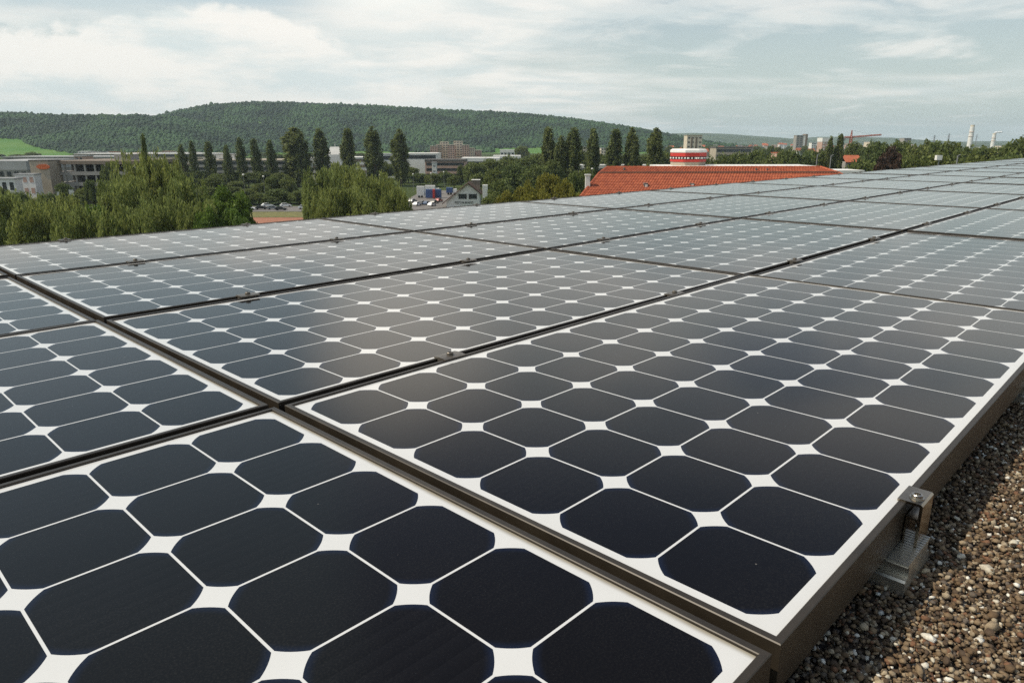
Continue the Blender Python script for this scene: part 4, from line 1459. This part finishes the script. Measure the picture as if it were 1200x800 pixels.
tm = MB()
for quad in ((A_[0], A_[1], B_[1], B_[0]), (B_[0], B_[1], D_[1], D_[0]), (A_[3], A_[0], B_[0], B_[3]), (A_[1], A_[2], B_[2], B_[1])):
    V, F = tiles(quad)
    tm.add(V, F)
tm.add([(x, y, z - 0.02) for x, y, z in B_ + D_], [(1, 2, 5), (2, 3, 4, 5), (3, 0, 4)])
tm.build('roof', tile, nb_, fix=False)
rc = MB()
for p, q in ((A_[0], B_[0]), (B_[0], D_[0]), (D_[0], D_[1]), (D_[1], B_[1]), (B_[1], A_[1])):
    p, q = Vector(p), Vector(q)
    L = (q - p).length
    k = max(2, int(L / 0.4))
    for i in range(k):
        rc.tube(p.lerp(q, i / k), p.lerp(q, (i + 1.08) / k), 0.15, 0.12, 8)
rc.build('ridge_tile', tile, nb_)
gt = MB()
gt.tube((bx0_, Yb - 0.06, zb_ + .02), (bx1_, Yb - 0.06, zb_ + .02), 0.10, 0.10, 8)
gt.build('gutter', M['brown_wood'], nb_)
for px, py, wpx, hpx in ((756.5, 218.5, 4.6, 7.2), (810.5, 217, 4.5, 4.0)):
    tt = (py - 203) / (231 - 203)
    yy = Yb + (Ye - Yb) * tt
    p = at(px, py, yy)
    ww = wpx * yy / FPX / 2
    hh = hpx * yy / FPX
    f_ = MB().box(p.x - ww, p.x + ww, yy - 0.30, yy + 0.45, p.z - hh / 2, p.z + hh / 2).build('skylight', M['dark_roof'], nb_)
    MB().box(p.x - ww * .6, p.x + ww * .6, yy - 0.33, yy - 0.305, p.z - hh * .35, p.z + hh * .3).build('pane', M['white_wall'], f_)
for px, py in ((731.5, 199.5), (886, 200.5), (899, 200.8)):
    p = at(px, py, 67)
    MB().tube((p.x, 67, p.z - .35), (p.x, 67, p.z + .22), 0.10, 0.10, 8).build('vent_pipe', M['dark_roof'], nb_)
p = at(689.5, 206, 63)
o = thing('white_post', 'white square chimney post at the left end of the red tiled roof', 'chimney', (p.x, 63.5, 0))
MB().box(-0.2, 0.2, -.2, .2, 0, p.z).build('shaft', M['white_wall'], o)
MB().box(-0.26, 0.26, -.26, .26, p.z, p.z + 0.1).build('cap', M['white_wall'], o)

# white flat roofs and octagonal red and white drum behind it
block('white_flat_building', 'white flat roofed building behind the red roof, under the drum tower', 'building', 777, 962, 195.3, 132, 11, 'white_wall', 4, band=True, roofm='white_wall')
block('white_flat_building', 'low white flat roof behind the single poplars, left of the red roof', 'building', 678, 762, 193.4, 352, 9, 'grey_wall', 3, band=True, roofm='white_wall', parapet=1.6)
block('white_flat_building', 'white roof edge right of the red roof, under the two poplars', 'building', 958, 1012, 200, 120, 6, 'white_wall', 4, band=True, roofm='white_wall', parapet=1.0)
Yd = 139
dxp = wx(806, Yd)
rad = (wx(825.5, Yd) - wx(787, Yd)) / 2 / cos(pi / 8)
zs = [at(806, yy, Yd - rad).z for yy in (199, 190.2, 179.2, 176.6, 174.8)]
dr = thing('drum_tower', 'octagonal drum tower striped red and white, with dark window band', 'tower', (dxp, Yd, 0))


def octa(m, r, z0, z1, r1=None):
    r1 = r1 or r
    n = 8
    vs = [(rr * sin(2 * pi * (i + .5) / n), -rr * cos(2 * pi * (i + .5) / n), z) for rr, z in ((r, z0), (r1, z1)) for i in range(n)]
    m.add(vs, [(i, (i + 1) % n, n + (i + 1) % n, n + i) for i in range(n)] + [tuple(range(n - 1, -1, -1)), tuple(range(n, 2 * n))])
    return m


octa(MB(), rad * .97, zs[0] - 6, zs[1] - 0.03).build('base', M['tan_wall'], dr)
hgt = zs[2] - zs[1]
octa(MB(), rad, zs[1], zs[1] + hgt * .26).build('lower_band', M['red_paint'], dr)
octa(MB(), rad * .965, zs[1] + hgt * .26, zs[1] + hgt * .58).build('window_band', M['void'], dr)
octa(MB(), rad, zs[1] + hgt * .58, zs[2]).build('upper_band', M['red_paint'], dr)
octa(MB(), rad * 1.02, zs[2], zs[3]).build('cornice', M['white_wall'], dr)
octa(MB(), rad * 1.02, zs[3] , zs[4], rad * .9).build('roof', M['white_wall'], dr)
for k in range(8):
    an = 2 * pi * k / 8
    if cos(an) < 0.2:
        continue
    for j in range(-3, 4):
        m_ = MB().box(-0.13, 0.13, -rad * .965 * cos(pi / 8) - 0.10, -rad * .965 * cos(pi / 8) + 0.05, zs[1] + hgt * .34, zs[1] + hgt * .50)
        q_ = m_.build('light_panel', M['white_wall'], dr)
        q_.location = (j * 0.62 * cos(an), j * 0.62 * sin(an), 0)
        q_.rotation_euler = (0, 0, an)

# ------------------------------------------------------------------ the town at the right
o, W, zt = block('beige_tower', 'beige tower block with dark vertical grooves behind the drum', 'building', 803.5, 821, 158.5, 640, 12, 'cream_wall', 8, 4, winfrac=0.3, roofm='tan_wall')
for k in (-.18, .12):
    MB().box(W * k - 0.7, W * k + 0.7, -0.12, 0.0, 4, zt - 2).build('groove', M['brown_wall'], o)
block('grey_slab', 'long low grey building with dark roof right of the drum', 'building', 838, 880, 172.3, 760, 24, 'tan_wall', 3, band=True, roofm='dark_roof', parapet=1.4)
o, W, zt = block('high_rise', 'tall grey high rise with white and dark edge above the trees', 'building', 930.5, 942, 158.8, 1150, 12, 'grey_wall', 11, 3, winfrac=0.4, rz=0.0)
MB().box(W * .22, W * .40, -0.3, -0.13, 4, zt - 1).build('pale_edge', M['white_wall'], o)
MB().box(W * .41, W * .62, -0.8, 13, 0, zt + 1.6).build('dark_core', M['brown_wall'], o)
block('apartment_house', 'white and red brick apartment house right of the high rise', 'building', 961, 973, 162, 860, 14, 'pink_wall', 7, 3, winfrac=0.4, roofm='white_wall', parapet=4.5, wm='white_wall')
block('pale_block', 'small pale block left of the brick apartment house', 'building', 949, 954, 167.5, 1250, 12, 'white_wall', 6, 2)
block('pale_block', 'pale block half hidden behind trees right of the crane', 'building', 1016.5, 1026, 166.5, 820, 14, 'cream_wall', 7, 3)
block('grey_tower', 'grey tower block above the trees right of the purple tree', 'building', 1056, 1064, 162.3, 1100, 14, 'grey_wall', 9, 3)
block('pale_block', 'cream block in the gap left of the single poplars', 'building', 680, 690, 172, 900, 14, 'cream_wall', 5, 3)
block('pale_block', 'cream block in the gap right of the first single poplar', 'building', 704, 713, 173.5, 900, 14, 'cream_wall', 5, 3)
block('pink_house', 'pink house behind the red roof, between two dark trees', 'building', 909.5, 919.5, 179, 460, 10, 'pink_wall', 4, 2, roofm='red_roof')
block('pale_works', 'pale works halls at the foot of the two chimneys', 'building', 1147, 1164, 173.2, 1450, 20, 'white_wall', 2, 4)
block('pale_works', 'cream works hall right of the shorter chimney', 'building', 1170, 1186, 171.5, 1450, 20, 'cream_wall', 2, 4)
# house with red gable roof beside crane
Y = 330
a, b_ = wx(990.5, Y), wx(1010, Y)
z0_, z1_ = at(1000, 190, Y).z, at(1000, 182.5, Y).z
o = thing('red_roof_house', 'grey house with a red pitched roof under the crane', 'house', ((a + b_) / 2, Y, 0))
hw = (b_ - a) / 2
MB().box(-hw + .2, hw - .2, 0, 8, -.2, z0_).build('wall', M['grey_wall'], o)
MB().extr_x([(-.6, z0_ - .1), (4, z1_), (8.6, z0_ - .1), (8.6, z0_ - .35), (4, z1_ - .3), (-.6, z0_ - .35)], -hw, hw).build('roof', M['red_roof'], o)
for k in (-1, 0, 1):
    MB().box(k * hw * .55 - .5, k * hw * .55 + .5, -.08, .05, z0_ - 2.4, z0_ - .9).build('window', M['glass'], o)


def small_house(px, yt, Y, wd, wall, roofm, group, label):
    a, b_ = wx(px - wd / 2, Y), wx(px + wd / 2, Y)
    zt_ = at(px, yt, Y).z
    o = thing('town_house', label, 'house', ((a + b_) / 2, Y, 0), rr_.uniform(-.5, .5), group)
    hw = (b_ - a) / 2
    zz = zt_ * 0.74
    MB().box(-hw, hw, 0, hw * 1.5, -.2, zz).build('wall', M[wall], o)
    d = hw * 1.5
    MB().extr_x([(-.5, zz), (d / 2, zt_), (d + .5, zz)], -hw - .3, hw + .3).build('roof', M[roofm], o)


for i in range(60):
    px = 776 + i * 5.0 + rr_.uniform(-3, 3)
    if px > 1075:
        break
    Yh = rr_.uniform(800, 2600)
    small_house(px, 166 + 24 * 836 / Yh * 0.42 + rr_.uniform(-2.0, .8), Yh, rr_.uniform(4, 9) * 900 / Yh + 2, rr_.choice(['white_wall', 'cream_wall', 'tan_wall', 'white_wall', 'pink_wall']),
                rr_.choice(['red_roof', 'dark_roof', 'brown_wall', 'grey_roof', 'red_roof']), 'distant town houses', 'tiny hazy house in the distant town right of the drum tower')

# chimneys
def chimney(px, yt, Y, r0, r1, label):
    p = at(px, yt, Y)
    o = thing('factory_chimney', label, 'chimney', (p.x, Y, 0))
    MB().tube((0, 0, 0), (0, 0, p.z * .93), r0, r1 * 1.03, 20).build('shaft', M['white_wall'], o, smooth=False)
    MB().tube((0, 0, p.z * .93), (0, 0, p.z), r1 * .98, r1 * .96, 20).build('crown_ring', M['cream_wall'], o)
    for z in (.55, .72):
        MB().tube((0, 0, p.z * z), (0, 0, p.z * z + .8), r0 * .98, r0 * .98, 16).build('gallery', M['pink_wall'], o)
    return p


chimney(1140, 147, 1900, 6.6, 5.0, 'taller of two pale factory chimneys at the far right')
p = chimney(1165.5, 157, 2000, 5.6, 4.4, 'shorter pale factory chimney trailing a wisp of steam')
stm = mat('steam', (0.85, 0.85, 0.85), 1.0, spec=0.0)
v, f = ico(2)
sm = MB()
for i in range(7):
    rr2 = 2.2 + 0.5 * sin(i * 2.1)
    sm.add([tuple(q * rr2 * np.array([1.5, 1, .8]) * (1 + 0.15 * sin(q[0] * 9 + i)) + np.array([p.x + 2 + i * 2.6, 2000, p.z + 2.2 + i * 0.18])) for q in v], [tuple(x) for x in f])
tag(sm.build('steam', stm, smooth=True), 'white wisp of steam drifting from the shorter chimney', kind='stuff')


def lattice(m, p, q, w0, w1, n, r):
    p, q = Vector(p), Vector(q)
    d = (q - p).normalized()
    a = d.orthogonal().normalized()
    b_ = d.cross(a)
    cs = []
    for i in range(n + 1):
        c0 = p.lerp(q, i / n)
        ww = w0 + (w1 - w0) * i / n
        cs.append([c0 + a * ww * sx + b_ * ww * sy for sx, sy in ((-1, -1), (1, -1), (1, 1), (-1, 1))])
    for i in range(n):
        for k in range(4):
            m.tube(cs[i][k], cs[i + 1][k], r, r, 4, cap=False)
            m.tube(cs[i][k], cs[i + 1][(k + 1) % 4], r * .7, r * .7, 4, cap=False)
            m.tube(cs[i][k], cs[i][(k + 1) % 4], r * .7, r * .7, 4, cap=False)
    return m


Y = 640
p = at(998.5, 153, Y)
o = thing('tower_crane', 'rust red tower crane with a long jib above the small red roofed house', 'crane', (p.x, Y, 0))
zj = at(998.5, 161.2, Y).z
lattice(MB(), (0, 0, 0), (0, 0, zj), 0.9, 0.9, 16, 0.20).build('mast', M['crane_paint'], o)
lattice(MB(), (0, 0, zj), (0, 0, p.z), 0.7, 0.15, 4, 0.16).build('apex', M['crane_paint'], o)
e = at(1033, 158.5, Y)
lattice(MB(), (0.6, 0, zj), (e.x - p.x, 0, e.z), 0.5, 0.4, 18, 0.15).build('jib', M['crane_paint'], o)
lattice(MB(), (-0.6, 0, zj), (-6, 0, zj - .2), 0.5, 0.5, 4, 0.15).build('counter_jib', M['crane_paint'], o)
MB().box(-7.2, -5, -.8, .8, zj - 2.2, zj - .3).build('counterweight', M['grey_wall'], o)
MB().tube((0, 0, p.z), ((e.x - p.x) * .7, 0, zj + (e.z - zj) * .7 + .5), 0.07, 0.07, 4).build('stay_cable', M['lattice_steel'], o)
for i, (px, yt, Y) in enumerate(((1095.5, 159, 1050), (1112.5, 157, 1000), (1145, 158, 1500), (882, 168, 800))):
    p = at(px, yt, Y)
    o = thing('power_pylon', ['thin lattice power pylon, left of two above the right trees', 'thin lattice power pylon, right of two above the right trees', 'lattice pylon whose arms show behind the taller chimney', 'short lattice mast in the town right of the drum'][i], 'pylon', (p.x, Y, 0), 0, 'power pylons')
    lattice(MB(), (0, 0, 0), (0, 0, p.z), 1.8, 0.3, 12, 0.13).build('mast', M['lattice_steel'], o)
    for z, L in ((.94, 3.6), (.86, 5.0)):
        MB().tube((-L, 0, p.z * z), (L, 0, p.z * z), 0.16, 0.16, 4).build('arm', M['lattice_steel'], o)
# posts standing before the right hand trees
for i, (px, yt, Y) in enumerate(((1101, 183.5, 95), (1122.5, 183, 95), (958, 182, 110), (974, 183, 110))):
    p = at(px, yt, Y)
    o = thing('lamp_post', ['grey post with a white box lamp before the right trees', 'bare grey post right of the white box lamp', 'thin grey mast behind the right end of the red roof', 'thin grey mast beside the left poplar of the pair'][i], 'post', (p.x, Y, 0))
    MB().tube((0, 0, 0), (0, 0, p.z), 0.11, 0.08, 8).build('pole', M['lattice_steel'], o)
    if i == 0:
        MB().box(-.45, .25, -.25, .25, p.z - 0.5, p.z + 0.1).build('lamp_head', M['white_wall'], o)
    else:
        MB().tube((0, 0, p.z), (0.35, 0, p.z + .12), 0.06, 0.06, 6).build('lamp_head', M['lattice_steel'], o)

# ------------------------------------------------------------------ air
hz = bpy.data.materials.new('summer_haze')
hz.use_nodes = True
t = hz.node_tree
t.nodes.remove(t.nodes['Principled BSDF'])
pv = N(t, 'ShaderNodeVolumePrincipled')
pv.inputs['Color'].default_value = (0.78, 0.93, 1.0, 1)
pv.inputs['Density'].default_value = 0.000085
pv.inputs['Anisotropy'].default_value = 0.1
t.links.new(pv.outputs[0], t.nodes['Material Output'].inputs['Volume'])
hb = MB().box(-9000, 9000, -900, 13000, -3, 260)
tag(hb.build('haze', hz), 'thin summer haze in the air over the valley', kind='stuff')
